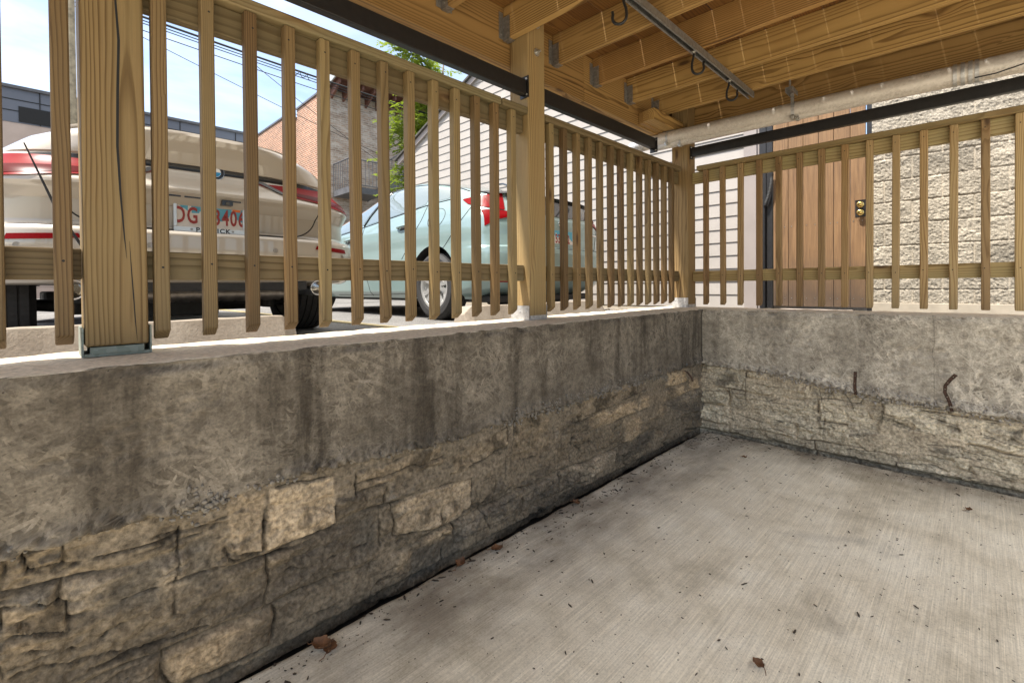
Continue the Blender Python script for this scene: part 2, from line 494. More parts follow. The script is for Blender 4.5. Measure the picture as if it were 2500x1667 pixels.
def tinted(name, rough=0.92, bump=0.6, grain=70, k=1.0):
    m = NT(name)
    at = m.n('ShaderNodeAttribute', 0, {'attribute_name': 'tint'})
    f1 = m.noise(m.obj(), grain, 5, 0.65)
    f2 = m.noise(m.obj(), 9, 5, 0.7)
    f3 = m.noise(m.obj(), 320, 2)
    c = m.mix(1.0, m.mix(1.0, at, (k, k, k, 1), 'MULTIPLY'), m.ramp(f1, [(0.30, 0.45), (0.5, 1.0), (0.70, 1.6)]), 'MULTIPLY')
    c = m.mix(1.0, c, m.ramp(f2, [(0.3, (0.72, 0.70, 0.66)), (0.65, (1.15, 1.12, 1.06))]), 'MULTIPLY')
    m.set(Base_Color=c, Roughness=rough, Specular_IOR_Level=0.2)
    m.bump(m.math('ADD', f1, m.math('MULTIPLY', f3, 0.5)), bump, 0.004)
    return m.mat
M['stone'] = tinted('rubble_limestone')
M['stone_dirty'] = tinted('grimy_rubble_limestone', k=1.0)
M['splitface'] = tinted('split_face_block', 0.9, 0.8, 110)

def floor_mat():
    m = NT('broomed_concrete')
    v = m.obj()
    line = m.noise(m.map(v, (420, 5, 1)), 1.0, 3, 0.6)
    line2 = m.noise(m.map(v, (150, 1.6, 1), (3, 1, 0)), 1.0, 3, 0.6)
    big = m.noise(v, 1.6, 5, 0.6, 0.4)
    mid = m.noise(m.map(v, (1, 1, 1), (5, 2, 0)), 5.5, 5, 0.65)
    fine = m.noise(v, 160, 3, 0.65)
    col = m.ramp(m.math('MULTIPLY_ADD', big, 0.6, m.math('MULTIPLY', mid, 0.4)), [(0.36, (0.53, 0.465, 0.35)), (0.47, (0.74, 0.665, 0.525)), (0.60, (0.86, 0.795, 0.655))])
    col = m.mix(1.0, col, m.ramp(line, [(0.3, 0.80), (0.7, 1.13)]), 'MULTIPLY')
    col = m.mix(1.0, col, m.ramp(line2, [(0.3, 0.86), (0.7, 1.08)]), 'MULTIPLY')
    col = m.mix(1.0, col, m.ramp(fine, [(0.28, 0.78), (0.5, 1.0), (0.8, 1.12)]), 'MULTIPLY')
    sp_ = m.ramp(m.vor(v, 95), [(0.10, 1.0), (0.2, 0.0)])
    sk = m.math('GREATER_THAN', m.sep(m.n('ShaderNodeTexVoronoi', 1, None, Vector=v, Scale=95.0))[0], 0.80)
    col = m.mix(m.math('MULTIPLY', m.math('MULTIPLY', sp_, sk), 0.65), col, (0.10, 0.078, 0.055, 1))
    oil = m.ramp(m.noise(m.map(v, (1.0, 1.0, 1), (9.3, 2.4, 0)), 2.6, 4, 0.6, 0.5), [(0.60, 0.0), (0.74, 1.0)])
    col = m.mix(m.math('MULTIPLY', oil, 0.38), col, (0.17, 0.145, 0.118, 1))
    # grime plus painted wall shade, darker towards the long wall and far corner
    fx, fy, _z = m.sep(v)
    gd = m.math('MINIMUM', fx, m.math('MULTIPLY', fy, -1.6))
    grime_shade = m.math('MULTIPLY', m.ramp(gd, [(0.0, 1.0), (0.16, 0.85), (0.62, 0.0)]), m.ramp(m.noise(m.map(v, (2.2, 0.9, 1)), 2.2, 6, 0.66), [(0.34, 0.15), (0.58, 1.0)]))
    col = m.mix(m.math('MULTIPLY', grime_shade, 0.78), col, (0.13, 0.10, 0.072, 1))
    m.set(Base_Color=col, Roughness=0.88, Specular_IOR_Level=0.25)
    m.bump(m.math('ADD', m.math('MULTIPLY', line, 1.0), m.math('MULTIPLY', fine, 0.3)), 0.4, 0.003)
    return m.mat
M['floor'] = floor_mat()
def asphalt_mat():
    m = NT('asphalt')
    v = m.obj()
    f = m.noise(v, 150, 3, 0.7); b = m.noise(v, 1.2, 5, 0.6)
    ch = m.n('ShaderNodeTexVoronoi', 1, None, Vector=v, Scale=110.0)
    c = m.ramp(b, [(0.3, (0.105, 0.10, 0.095)), (0.7, (0.18, 0.172, 0.165))])
    c = m.mix(0.5, c, m.mix(1.0, c, m.ramp(m.sep(ch)[0], [(0.0, 0.45), (1.0, 1.9)]), 'MULTIPLY'))
    m.set(Base_Color=c, Roughness=0.9)
    m.bump(f, 0.7, 0.006)
    return m.mat
M['asphalt'] = asphalt_mat()
def precast():
    m = NT('precast_concrete')
    v = m.obj()
    c = m.ramp(m.noise(v, 5, 6, 0.65), [(0.3, (0.24, 0.195, 0.15)), (0.55, (0.33, 0.28, 0.225)), (0.75, (0.38, 0.33, 0.275))])
    f = m.noise(v, 90, 4, 0.65)
    c = m.mix(1.0, c, m.ramp(f, [(0.25, 0.8), (0.7, 1.1)]), 'MULTIPLY')
    m.set(Base_Color=c, Roughness=0.9); m.bump(f, 0.5, 0.004)
    return m.mat
M['precast'] = precast()
M['soil'] = simple('damp_soil', (0.022, 0.018, 0.014), 0.95, 0, 0.4, 60, 0.6)
def galv(name, c0, c1, rough=0.42, metal=0.85, dirt=0.4):
    m = NT(name)
    v = m.obj()
    sp = m.n('ShaderNodeTexVoronoi', 1, None, Vector=v, Scale=70.0)
    c = m.mix(m.sep(sp)[0], c0, c1)
    d = m.noise(m.map(v, (2, 14, 14)), 1.4, 6, 0.7)
    d2 = m.noise(v, 75, 3, 0.6)
    dd = m.math('MULTIPLY', m.ramp(d, [(0.45, 0.0), (0.7, 1.0)]), m.ramp(d2, [(0.42, 0.1), (0.62, 1.0)]))
    c = m.mix(m.math('MULTIPLY', dd, dirt), c, (0.20, 0.15, 0.10, 1))
    m.set(Base_Color=c, Metallic=metal, Roughness=m.ramp(d2, [(0.3, rough-0.08), (0.7, rough+0.12)]))
    m.bump(d2, 0.12, 0.002)
    return m.mat
M['galv'] = galv('galvanised_steel', (0.42, 0.42, 0.42, 1), (0.6, 0.6, 0.6, 1), 0.5, 0.7, 0.3)
M['pipe'] = galv('weathered_galvanised_pipe', (0.60, 0.55, 0.49, 1), (0.68, 0.63, 0.565, 1), 0.5, 0.3, 0.5)
M['hanger'] = galv('dull_galvanised_hanger', (0.26, 0.25, 0.24, 1), (0.36, 0.35, 0.33, 1), 0.5, 0.8, 0.3)
M['base'] = galv('green_grey_post_base', (0.17, 0.20, 0.165, 1), (0.25, 0.28, 0.24, 1), 0.7, 0.1, 0.7)
M['black_steel'] = simple('black_painted_steel', (0.012, 0.011, 0.011), 0.42, 0, 0.3, 40, 0.08)
M['black_rubber'] = simple('black_rubber_coating', (0.012, 0.012, 0.012), 0.5, 0, 0.2, 80)
M['rust'] = simple('rusty_steel', (0.075, 0.04, 0.026), 0.8, 0.3, 0.5, 90, 0.4)
M['bolt'] = simple('zinc_bolt', (0.5, 0.49, 0.46), 0.4, 0.8, 0.2, 90)
M['vinyl'] = simple('pinkish_white_vinyl', (0.325, 0.295, 0.268), 0.55, 0, 0.05, 6)
M['vinyl_trim'] = simple('pinkish_grey_trim', (0.275, 0.238, 0.22), 0.5, 0, 0.05, 6)
M['shingle'] = simple('dark_shingles', (0.06, 0.055, 0.05), 0.9, 0, 0.4, 25, 0.5)
def composite():
    m = NT('brown_composite_board')
    v = m.obj()
    rnd = m.n('ShaderNodeObjectInfo', 5)
    vv = m.n('ShaderNodeVectorMath', 0, {'operation': 'ADD'}, i0=v, i1=m.comb(m.math('MULTIPLY', rnd, 31.0), 0.0, 0.0))
    g = m.noise(m.map(vv, (3, 95, 95)), 1.0, 4, 0.65, 0.6)
    l = m.noise(m.map(vv, (0.8, 6, 6)), 1.0, 3)
    c = m.ramp(g, [(0.3, (0.115, 0.06, 0.026)), (0.5, (0.19, 0.104, 0.044)), (0.7, (0.245, 0.142, 0.066))])
    c = m.mix(1.0, c, m.ramp(l, [(0.3, 0.85), (0.7, 1.12)]), 'MULTIPLY')
    # splashed dirt at the foot of the boards
    w = m.math('MULTIPLY_ADD', m.sep(v)[0], -2.2, -1.2)
    w = m.math('ADD', w, m.math('MULTIPLY', m.noise(v, 9, 4), 0.6), clamp=True)
    c = m.mix(m.math('MULTIPLY', w, 0.75), c, (0.05, 0.036, 0.026, 1))
    m.set(Base_Color=c, Roughness=0.7); m.bump(g, 0.35, 0.002)
    return m.mat
M['composite'] = composite()
M['brass'] = simple('polished_brass', (0.75, 0.55, 0.2), 0.2, 1.0, 0.1, 30)
def brick(name, c1, c2, mortar, paint=None):
    m = NT(name)
    x, y, z = m.sep(m.obj())
    v = m.comb(m.math('ADD', x, y), z, 0.0)
    nd = m.t.nodes.new('ShaderNodeTexBrick')
    m.put(nd.inputs['Vector'], v)
    nd.inputs['Color1'].default_value = c1; nd.inputs['Color2'].default_value = c2; nd.inputs['Mortar'].default_value = mortar
    nd.inputs['Scale'].default_value = 1.0; nd.inputs['Brick Width'].default_value = 0.21; nd.inputs['Row Height'].default_value = 0.075
    nd.inputs['Mortar Size'].default_value = 0.014; nd.inputs['Bias'].default_value = 0.1
    c = nd.outputs[0]
    s1 = m.noise(m.map(v, (4, 11, 1)), 1.0, 5, 0.7)
    s2 = m.noise(v, 0.7, 4, 0.6)
    c = m.mix(1.0, c, m.ramp(s1, [(0.25, 0.6), (0.5, 1.0), (0.75, 1.35)]), 'MULTIPLY')
    c = m.mix(1.0, c, m.ramp(s2, [(0.3, 0.82), (0.7, 1.12)]), 'MULTIPLY')
    if paint:
        pm = m.ramp(m.noise(m.map(v, (2.2, 5, 1), (3, 1, 0)), 1.0, 6, 0.75), [(0.34, 0.75), (0.58, 0.05)])
        c = m.mix(pm, c, paint)
    m.set(Base_Color=c, Roughness=0.9)
    m.bump(nd.outputs[1], -0.4, 0.01)
    return m.mat
M['brick_red'] = brick('orange_red_brick', (0.36, 0.145, 0.075, 1), (0.20, 0.075, 0.04, 1), (0.42, 0.33, 0.25, 1))
M['brick_tan'] = brick('worn_painted_brick', (0.38, 0.25, 0.17, 1), (0.22, 0.14, 0.095, 1), (0.36, 0.31, 0.25, 1), (0.60, 0.535, 0.455, 1))
M['panel'] = simple('blue_grey_cladding', (0.115, 0.125, 0.15), 0.5, 0, 0.06, 0.6)
M['stucco'] = simple('warm_pink_stucco', (0.45, 0.36, 0.30), 0.85, 0, 0.08, 2)
M['roof_grey'] = simple('pale_grey_roofing', (0.45, 0.47, 0.47), 0.7, 0, 0.08, 2)
M['fascia'] = simple('pale_fascia', (0.36, 0.38, 0.39), 0.6, 0, 0.08, 2)
M['eave'] = simple('brown_eave_boards', (0.14, 0.06, 0.04), 0.8, 0, 0.3, 5)
M['grey_steel'] = simple('grey_painted_steel', (0.09, 0.09, 0.095), 0.5, 0, 0.2, 6)
M['light_steel'] = simple('light_grey_steel', (0.47, 0.50, 0.54), 0.5, 0.1, 0.1, 3)
M['conc_light'] = simple('pale_foundation_concrete', (0.38, 0.33, 0.26), 0.9, 0, 0.16, 7, 0.3)
M['sill'] = simple('pinkish_concrete_step', (0.34, 0.285, 0.25), 0.9, 0, 0.12, 7, 0.3)
M['cable'] = simple('black_cable', (0.02, 0.02, 0.022), 0.7, 0, 0.1, 10)
M['leaf_brown'] = simple('dry_brown_leaf', (0.14, 0.062, 0.024), 0.75, 0, 0.4, 60)
M['debris'] = simple('dark_plant_litter', (0.05, 0.036, 0.024), 0.9, 0, 0.6, 40)
M['bark'] = simple('grey_bark', (0.12, 0.10, 0.075), 0.9, 0, 0.4, 20, 0.6)
M['yellow'] = simple('worn_yellow_paint', (0.30, 0.24, 0.12), 0.8, 0, 0.35, 25)
M['pale_wood'] = simple('weathered_pole_wood', (0.30, 0.25, 0.17), 0.9, 0, 0.35, 12, 0.6)
M['gravel'] = simple('grey_gravel', (0.20, 0.18, 0.16), 0.95, 0, 0.6, 90, 1.0)
M['blue_plastic'] = simple('blue_plastic', (0.03, 0.22, 0.36), 0.5, 0, 0.2, 60)
def paint(name, c, metal=0.0, rough=0.28, coat=0.9, spec=0.5):
    m = NT(name)
    f = m.noise(m.obj(), 1.5, 3)
    m.set(Base_Color=m.mix(1.0, (*c, 1), m.ramp(f, [(0.3, 0.96), (0.7, 1.03)]), 'MULTIPLY'), Metallic=metal, Roughness=rough, Coat_Weight=coat, Coat_Roughness=0.02, Specular_IOR_Level=spec)
    return m.mat
M['paint_white'] = paint('pearl_white_car_paint', (0.40, 0.355, 0.295))
M['paint_mint'] = paint('pale_mint_car_paint', (0.225, 0.315, 0.31), 0.15)
M['glass'] = paint('tinted_car_glass', (0.10, 0.125, 0.13), 0.0, 0.03)
M['glass_light'] = paint('pale_car_glass', (0.13, 0.165, 0.165), 0.0, 0.03)
M['glass_dark'] = paint('dark_car_glass', (0.018, 0.018, 0.02), 0.0, 0.03)
M['lens'] = paint('red_tail_light_lens', (0.19, 0.002, 0.004), 0.0, 0.3, 0.0, 0.08)
M['lens_dark'] = paint('dark_red_lens', (0.075, 0.002, 0.003), 0.0, 0.25, 0.0, 0.06)
M['lens_clear'] = paint('clear_lens', (0.15, 0.02, 0.016), 0.0, 0.2, 0.0, 0.15)
M['gap'] = simple('shut_line', (0.012, 0.012, 0.012), 0.8, 0, 0.1)
M['trim'] = simple('gloss_black_trim', (0.018, 0.018, 0.02), 0.18, 0, 0.1)
M['plastic'] = simple('grey_underbody_plastic', (0.03, 0.03, 0.03), 0.7, 0, 0.3, 20)
M['tyre'] = simple('tyre_rubber', (0.022, 0.021, 0.021), 0.75, 0, 0.3, 50)
M['alloy'] = simple('silver_alloy', (0.62, 0.62, 0.61), 0.3, 0.7, 0.06, 10)
M['chrome'] = simple('chrome', (0.72, 0.71, 0.69), 0.15, 1.0, 0.05, 10)
M['exhaust'] = simple('brushed_exhaust_steel', (0.33, 0.30, 0.27), 0.4, 0.9, 0.25, 25)
M['plate_white'] = simple('plate_white', (0.66, 0.62, 0.58), 0.5, 0, 0.06, 20)
M['plate_blue'] = simple('plate_blue', (0.10, 0.36, 0.50), 0.5, 0, 0.06, 20)
M['plate_red'] = simple('plate_dark_red', (0.30, 0.035, 0.03), 0.5, 0, 0.06, 20)
M['plate_orange'] = simple('sticker_orange', (0.75, 0.17, 0.03), 0.5, 0, 0.1, 60)
M['emblem_blue'] = simple('emblem_blue', (0.03, 0.25, 0.50), 0.3, 0, 0.02)
M['white'] = simple('emblem_white', (0.75, 0.75, 0.73), 0.3, 0, 0.02)
def foliage(name, a, b):
    m = NT(name)
    rnd = m.n('ShaderNodeNewGeometry', 'Random Per Island')
    n = m.noise(m.obj(), 1.3, 3)
    c = m.mix(m.math('MULTIPLY_ADD', rnd, 0.6, m.math('MULTIPLY', n, 0.4)), a, b)
    m.set(Base_Color=c, Roughness=0.5)
    tr = m.n('ShaderNodeBsdfTranslucent', Color=m.mix(0.5, c, (0.30, 0.40, 0.03, 1)))
    mx = m.t.nodes.new('ShaderNodeMixShader'); mx.inputs[0].default_value = 0.4
    m.t.links.new(m.b.outputs[0], mx.inputs[1]); m.t.links.new(tr, mx.inputs[2]); m.t.links.new(mx.outputs[0], m.out.inputs[0])
    return m.mat
M['leaf'] = foliage('yellow_green_leaves', (0.10, 0.17, 0.02, 1), (0.27, 0.32, 0.035, 1))

# =================================================================== SETTING
ZF, ZG = -0.927, -0.12            # sunken floor, car-park level
BB = 0.227                        # inner face of posts / balusters behind the wall's inner face
YW = 1.6                          # plane of the neighbouring facades

# ground
g = MB()
g.box(-300, -0.44, -300, 300, -1.6, ZG)
g.box(-0.44, 300, 0.37, 300, -1.6, ZG-0.004)
tag(g.build('asphalt_car_park', M['asphalt']), None, None, kind='structure')
tag(MB().box(-0.3, 9.0, -11.0, 0.2, -1.5, -1.01).build('soil_bed', M['soil']), None, None, kind='structure')
# floor slab with ragged edges by the walls
nx, ny = 260, 400
U = np.concatenate([np.linspace(0, 2.4, 200), np.linspace(2.44, 9, 60)])
V = np.concatenate([np.linspace(-11, -3.6, 100), np.linspace(-3.58, 0, 300)])
P = np.zeros((nx, ny, 3))
ex = 0.016 + 0.020*(fbm(V*9, V*0, 3, 4)-0.4)
ey = 0.016 + 0.020*(fbm(U*9, U*0, 8, 4)-0.4)
UU, VV = np.meshgrid(U, V, indexing='ij')
P[..., 0] = UU + ex[None, :]*np.clip(1-UU/0.25, 0, 1)
P[..., 1] = VV - ey[:, None]*np.clip(1+VV/0.25, 0, 1)
P[..., 2] = ZF + 0.004*(fbm(UU*2.5, VV*2.5, 4, 3)-0.5) - 0.02*np.clip(1-UU/0.018, 0, 1)**2 - 0.02*np.clip(1+VV/0.018, 0, 1)**2
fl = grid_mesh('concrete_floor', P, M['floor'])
tag(fl, None, None, kind='structure')
# yellow bay line on the asphalt
tag(MB().box(-6.5, -1.0, -1.72, -1.62, ZG+0.001, ZG+0.005).build('parking_line', M['yellow']), None, None, kind='structure')
gp = MB()
rg = random.Random(4)
for i in range(500):
    px, py = rg.uniform(-2.6, -0.55), rg.uniform(0.62, 1.5)
    s = rg.uniform(0.008, 0.022)
    gp.box(-s, s, -s, s, -s*0.6, s*0.6, Matrix.Translation((px, py, ZG+s*0.4)) @ Matrix.Rotation(rg.uniform(0, 6), 4, Vector((rg.random(), rg.random(), rg.random()+.1)).normalized()))
tag(gp.build('gravel', M['gravel'], fixn=False), 'strip of grey gravel along the foot of the sided house', 'gravel', kind='stuff')

# ------------------------------------------------------------------ retaining walls
def band_profile(n_along, a0, a1, zb, thick, seed, lipk=0.0):
    """displaced cast-concrete band; returns (along, out, z) arrays, out=0 at the visible face, negative behind"""
    a = np.linspace(a0, a1, n_along)
    zbot = np.interp(a, *zb) + 0.030*(fbm(a*7, a*0+1, seed, 4)-0.5) + 0.016*(fbm(a*42, a*0+2, seed+3, 2)-0.5)
    nv, nt = 62, 40
    out = np.zeros((n_along, nv+nt+3)); z = np.zeros_like(out)
    t = np.linspace(0, 1, nv)
    out[:, 0] = -0.14; z[:, 0] = zbot+0.02
    zz = zbot[:, None]*(1-t)[None, :]**1.15 + 0.0*t[None, :]
    A = np.repeat(a[:, None], nv, 1)
    d = 0.004*(fbm(A*9, zz*9, seed+11, 4)-0.5)
    f1, f2, cid = worley(A*48, zz*48, seed+20)
    lip = sstep(0.055, 0.0, zz-zbot[:, None]) * sstep(0.35, 0.6, fbm(A*2.2, zz*0+3, seed+31, 3)+0.12+lipk)
    d += lip*(0.030*np.sqrt(np.clip(1-(f1/0.7)**2, 0, 1))-0.004)
    hc = sstep(0.60, 0.70, fbm(A*6, zz*9, seed+41, 4))*sstep(-0.04, -0.12, zz)
    d -= hc*0.010*np.clip(1-f1, 0, 1)
    chip = 0.018*sstep(0.45, 0.8, fbm(A*14, zz*0+5, seed+51, 3))
    top = sstep(-0.035, 0.0, zz)
    out[:, 1:nv+1] = d - top*(0.006+chip*0.8)
    z[:, 1:nv+1] = zz - top*(0.004+chip*0.3) + 0.0
    tt = np.linspace(0.02, 1, nt)
    At = np.repeat(a[:, None], nt, 1)
    ot = -thick*tt[None, :]*np.ones((n_along, 1))
    out[:, nv+1:nv+nt+1] = ot
    z[:, nv+1:nv+nt+1] = 0.009*(fbm(At*16, ot*16, seed+61, 4)-0.5) - (0.004+chip[:, -1:]*0.25)*np.exp(-tt[None, :]*18) + 0.002
    out[:, nv+nt+1] = -thick; z[:, nv+nt+1] = -0.35
    out[:, nv+nt+2] = -thick; z[:, nv+nt+2] = -0.6
    return a, out, z
POLYS_L=[
(1.0, [(-3.123, -0.415), (-2.914, -0.433), (-2.908, -0.606), (-3.023, -0.609), (-3.132, -0.598)]) ,
(0.72, [(-3.232, -0.404), (-3.129, -0.414), (-3.137, -0.595), (-3.232, -0.572)]) ,
(0.85, [(-2.7, -0.6), (-2.508, -0.6), (-2.318, -0.624), (-2.326, -0.743), (-2.48, -0.773), (-2.693, -0.726)]) ,
(0.6, [(-2.842, -0.447), (-2.476, -0.438), (-2.467, -0.514), (-2.842, -0.517)]) ,
(0.62, [(-2.425, -0.5), (-2.108, -0.448), (-2.109, -0.541), (-2.427, -0.589)]) ,
(0.45, [(-3.643, -0.396), (-3.57, -0.397), (-3.571, -0.452), (-3.631, -0.447)]) ,
(0.6, [(-3.672, -0.508), (-3.565, -0.547), (-3.563, -0.616), (-3.673, -0.572)]) ,
(0.55, [(-3.673, -0.581), (-3.583, -0.619), (-3.591, -0.646), (-3.674, -0.611)]) ,
(0.5, [(-2.054, -0.399), (-1.821, -0.394), (-1.808, -0.633), (-2.084, -0.619)]) ,
(0.55, [(-1.621, -0.431), (-0.946, -0.386), (-0.947, -0.49), (-1.55, -0.543)]) ,
]
DARK_L=[
[(-3.503, -0.522), (-3.38, -0.496), (-3.374, -0.657), (-3.5, -0.614)] ,
[(-3.335, -0.481), (-3.259, -0.494), (-3.256, -0.651), (-3.342, -0.628)] ,
[(-2.858, -0.589), (-2.75, -0.598), (-2.752, -0.745), (-2.846, -0.75)] ,
[(-2.633, -0.793), (-2.376, -0.812), (-2.378, -0.948), (-2.635, -0.963)] ,
]
CRACK_L=[
[(-3.642, -0.389), (-3.631, -0.445), (-3.608, -0.46), (-3.524, -0.457), (-3.439, -0.467), (-3.362, -0.471)] ,
[(-3.231, -0.401), (-3.238, -0.56), (-3.198, -0.571)] ,
[(-3.465, -0.59), (-3.29, -0.596), (-3.011, -0.627)] ,
[(-3.233, -0.833), (-3.077, -0.856), (-2.906, -0.876)] ,
[(-2.842, -0.489), (-2.664, -0.49), (-2.467, -0.489)] ,
[(-2.842, -0.454), (-2.84, -0.525)] ,
[(-2.426, -0.575), (-2.283, -0.564), (-2.109, -0.528)] ,
[(-3.074, -0.691), (-2.959, -0.702), (-2.799, -0.712)] ,
[(-2.48, -0.707), (-2.473, -0.941)] ,
[(-2.307, -0.645), (-2.274, -0.779), (-2.215, -0.872)] ,
[(-3.528, -0.729), (-3.366, -0.737), (-3.232, -0.763)] ,
[(-3.672, -0.495), (-3.595, -0.499)] ,
[(-3.344, -0.45), (-3.356, -0.676)] ,
[(-3.124, -0.421), (-3.133, -0.541)] ,
[(-2.108, -0.444), (-2.122, -0.701)] ,
[(-1.622, -0.528), (-1.229, -0.515), (-0.844, -0.48)] ,
[(-1.643, -0.75), (-1.654, -0.844)] ,
]
CRACK_R=[
[(0.016, -0.528), (0.171, -0.53), (0.287, -0.52)] ,
[(0.016, -0.625), (0.203, -0.608), (0.317, -0.613)] ,
[(0.084, -0.627), (0.116, -0.7), (0.105, -0.792)] ,
[(0.416, -0.65), (0.594, -0.63), (0.717, -0.639), (0.801, -0.653)] ,
[(0.426, -0.764), (0.594, -0.752), (0.7, -0.771), (0.792, -0.762)] ,
[(1.106, -0.561), (1.276, -0.575), (1.433, -0.612)] ,
[(1.106, -0.624), (1.244, -0.668), (1.341, -0.69)] ,
[(1.303, -0.75), (1.433, -0.728), (1.605, -0.767)] ,
[(1.096, -0.509), (1.098, -0.662)] ,
[(0.885, -0.666), (0.897, -0.825)] ,
[(0.809, -0.671), (0.792, -0.82)] ,
[(0.318, -0.419), (0.307, -0.625)] ,
[(0.446, -0.54), (0.674, -0.512)] ,
[(0.768, -0.513), (0.801, -0.644), (1.092, -0.645)] ,
[(0.897, -0.494), (0.959, -0.596)] ,
[(1.492, -0.633), (1.685, -0.685)] ,
[(1.527, -0.553), (1.685, -0.561)] ,
[(0.004, -0.765), (0.138, -0.786), (0.265, -0.817)] ,
[(1.309, -0.809), (1.493, -0.821), (1.686, -0.824)] ,
[(0.266, -0.762), (0.445, -0.792)] ,
[(0.92, -0.867), (1.106, -0.841), (1.176, -0.859)] ,
]
POLYS_R=[
(0.9, [(0.028, -0.43), (0.287, -0.423), (0.318, -0.494), (0.287, -0.585), (0.016, -0.568)]) ,
(1.0, [(1.169, -0.888), (1.341, -0.861), (1.463, -0.886), (1.309, -0.912), (1.176, -0.922)]) ,
(0.95, [(0.416, -0.671), (0.717, -0.649), (0.792, -0.665), (0.784, -0.754), (0.539, -0.763), (0.416, -0.734)]) ,
(1.0, [(1.106, -0.516), (1.257, -0.544), (1.433, -0.587), (1.451, -0.65), (1.277, -0.644), (1.106, -0.606)]) ,
(0.9, [(1.521, -0.57), (1.686, -0.561), (1.686, -0.669), (1.533, -0.657)]) ,
(0.85, [(0.921, -0.688), (1.085, -0.665), (1.092, -0.736), (0.928, -0.79)]) ,
(0.8, [(1.303, -0.759), (1.433, -0.737), (1.578, -0.774), (1.433, -0.795), (1.309, -0.792)]) ,
]

def poly_dist(px, py, poly):
    """signed distance to a polygon, positive inside"""
    P_ = np.array(poly); n = len(P_)
    d = np.full(px.shape, 9.0); ins = np.zeros(px.shape, bool)
    for i in range(n):
        a = P_[i]; b = P_[(i+1) % n]; e = b-a
        t = np.clip(((px-a[0])*e[0]+(py-a[1])*e[1])/(e@e), 0, 1)
        d = np.minimum(d, np.hypot(px-a[0]-t*e[0], py-a[1]-t*e[1]))
        c = ((a[1] > py) != (b[1] > py)) & (px < (b[0]-a[0])*(py-a[1])/(b[1]-a[1]+1e-12)+a[0])
        ins ^= c
    return np.where(ins, d, -d)
def line_dist(px, py, pts):
    d = np.full(px.shape, 9.0)
    for i in range(len(pts)-1):
        a = np.array(pts[i]); e = np.array(pts[i+1])-a
        t = np.clip(((px-a[0])*e[0]+(py-a[1])*e[1])/(e@e), 0, 1)
        d = np.minimum(d, np.hypot(px-a[0]-t*e[0], py-a[1]-t*e[1]))
    return d
def place_features(U_, Z_, rel, col, polys, darks, cracks, light, dark, seed, cw=1.0):
    """individual stones, dark patches and open cracks where this wall has them"""
    wu = U_+0.016*(fbm(U_*16, Z_*16, seed, 4)-0.5); wz = Z_+0.016*(fbm(U_*16, Z_*16, seed+50, 4)-0.5)
    rough = fbm(U_*28, Z_*36, seed+7, 6, 0.62); st = fbm(U_*6, Z_*30, seed+9, 4)
    for k, (tone, pl) in enumerate(polys):
        d = poly_dist(wu, wz, pl)
        m = sstep(-0.002, 0.010, d)
        face = 0.010+0.024*(rough-0.5)+0.022*(st-0.5)+0.016*wfacet(U_*11+k*3+0.4*rough, Z_*17+0.4*st, seed+11, 1.6)
        rel = rel*(1-m)+face*m
        c = (np.array(light)*tone*0.9)[None, None, :]*(0.62+0.45*rough+0.35*st)[..., None]
        blot = sstep(0.56, 0.72, fbm(U_*13+k*3, Z_*13, seed+15, 4))*0.55
        c = c*(1-blot[..., None])
        col = col*(1-m[..., None])+c*m[..., None]
        ring = np.exp(-(d/(0.0024*cw))**2)*sstep(0.46, 0.6, fbm(U_*9, Z_*9, seed+21+k, 3))
        rel = rel-0.014*ring; col = col*(1-0.8*ring[..., None])
    for pl in darks:
        m = sstep(-0.01, 0.03, poly_dist(wu, wz, pl))*0.85
        rel = rel*(1-m)+(0.002+0.02*(rough-0.5))*m
        col = col*(1-m[..., None])+(np.array(dark)[None, None, :]*(0.5+0.9*rough)[..., None])*m[..., None]
    for pl in cracks:
        wl_ = 0.0030*cw*(0.5+fbm(U_*12, Z_*12, seed+31, 2))
        m = np.exp(-(line_dist(wu, wz, pl)/wl_)**2)
        m = m*sstep(0.30, 0.50, fbm(U_*11, Z_*11, seed+37, 3))
        rel = rel-0.012*m; col = col*(1-(0.8 if cw == 1.0 else 0.6)*m[..., None])
    return rel, col
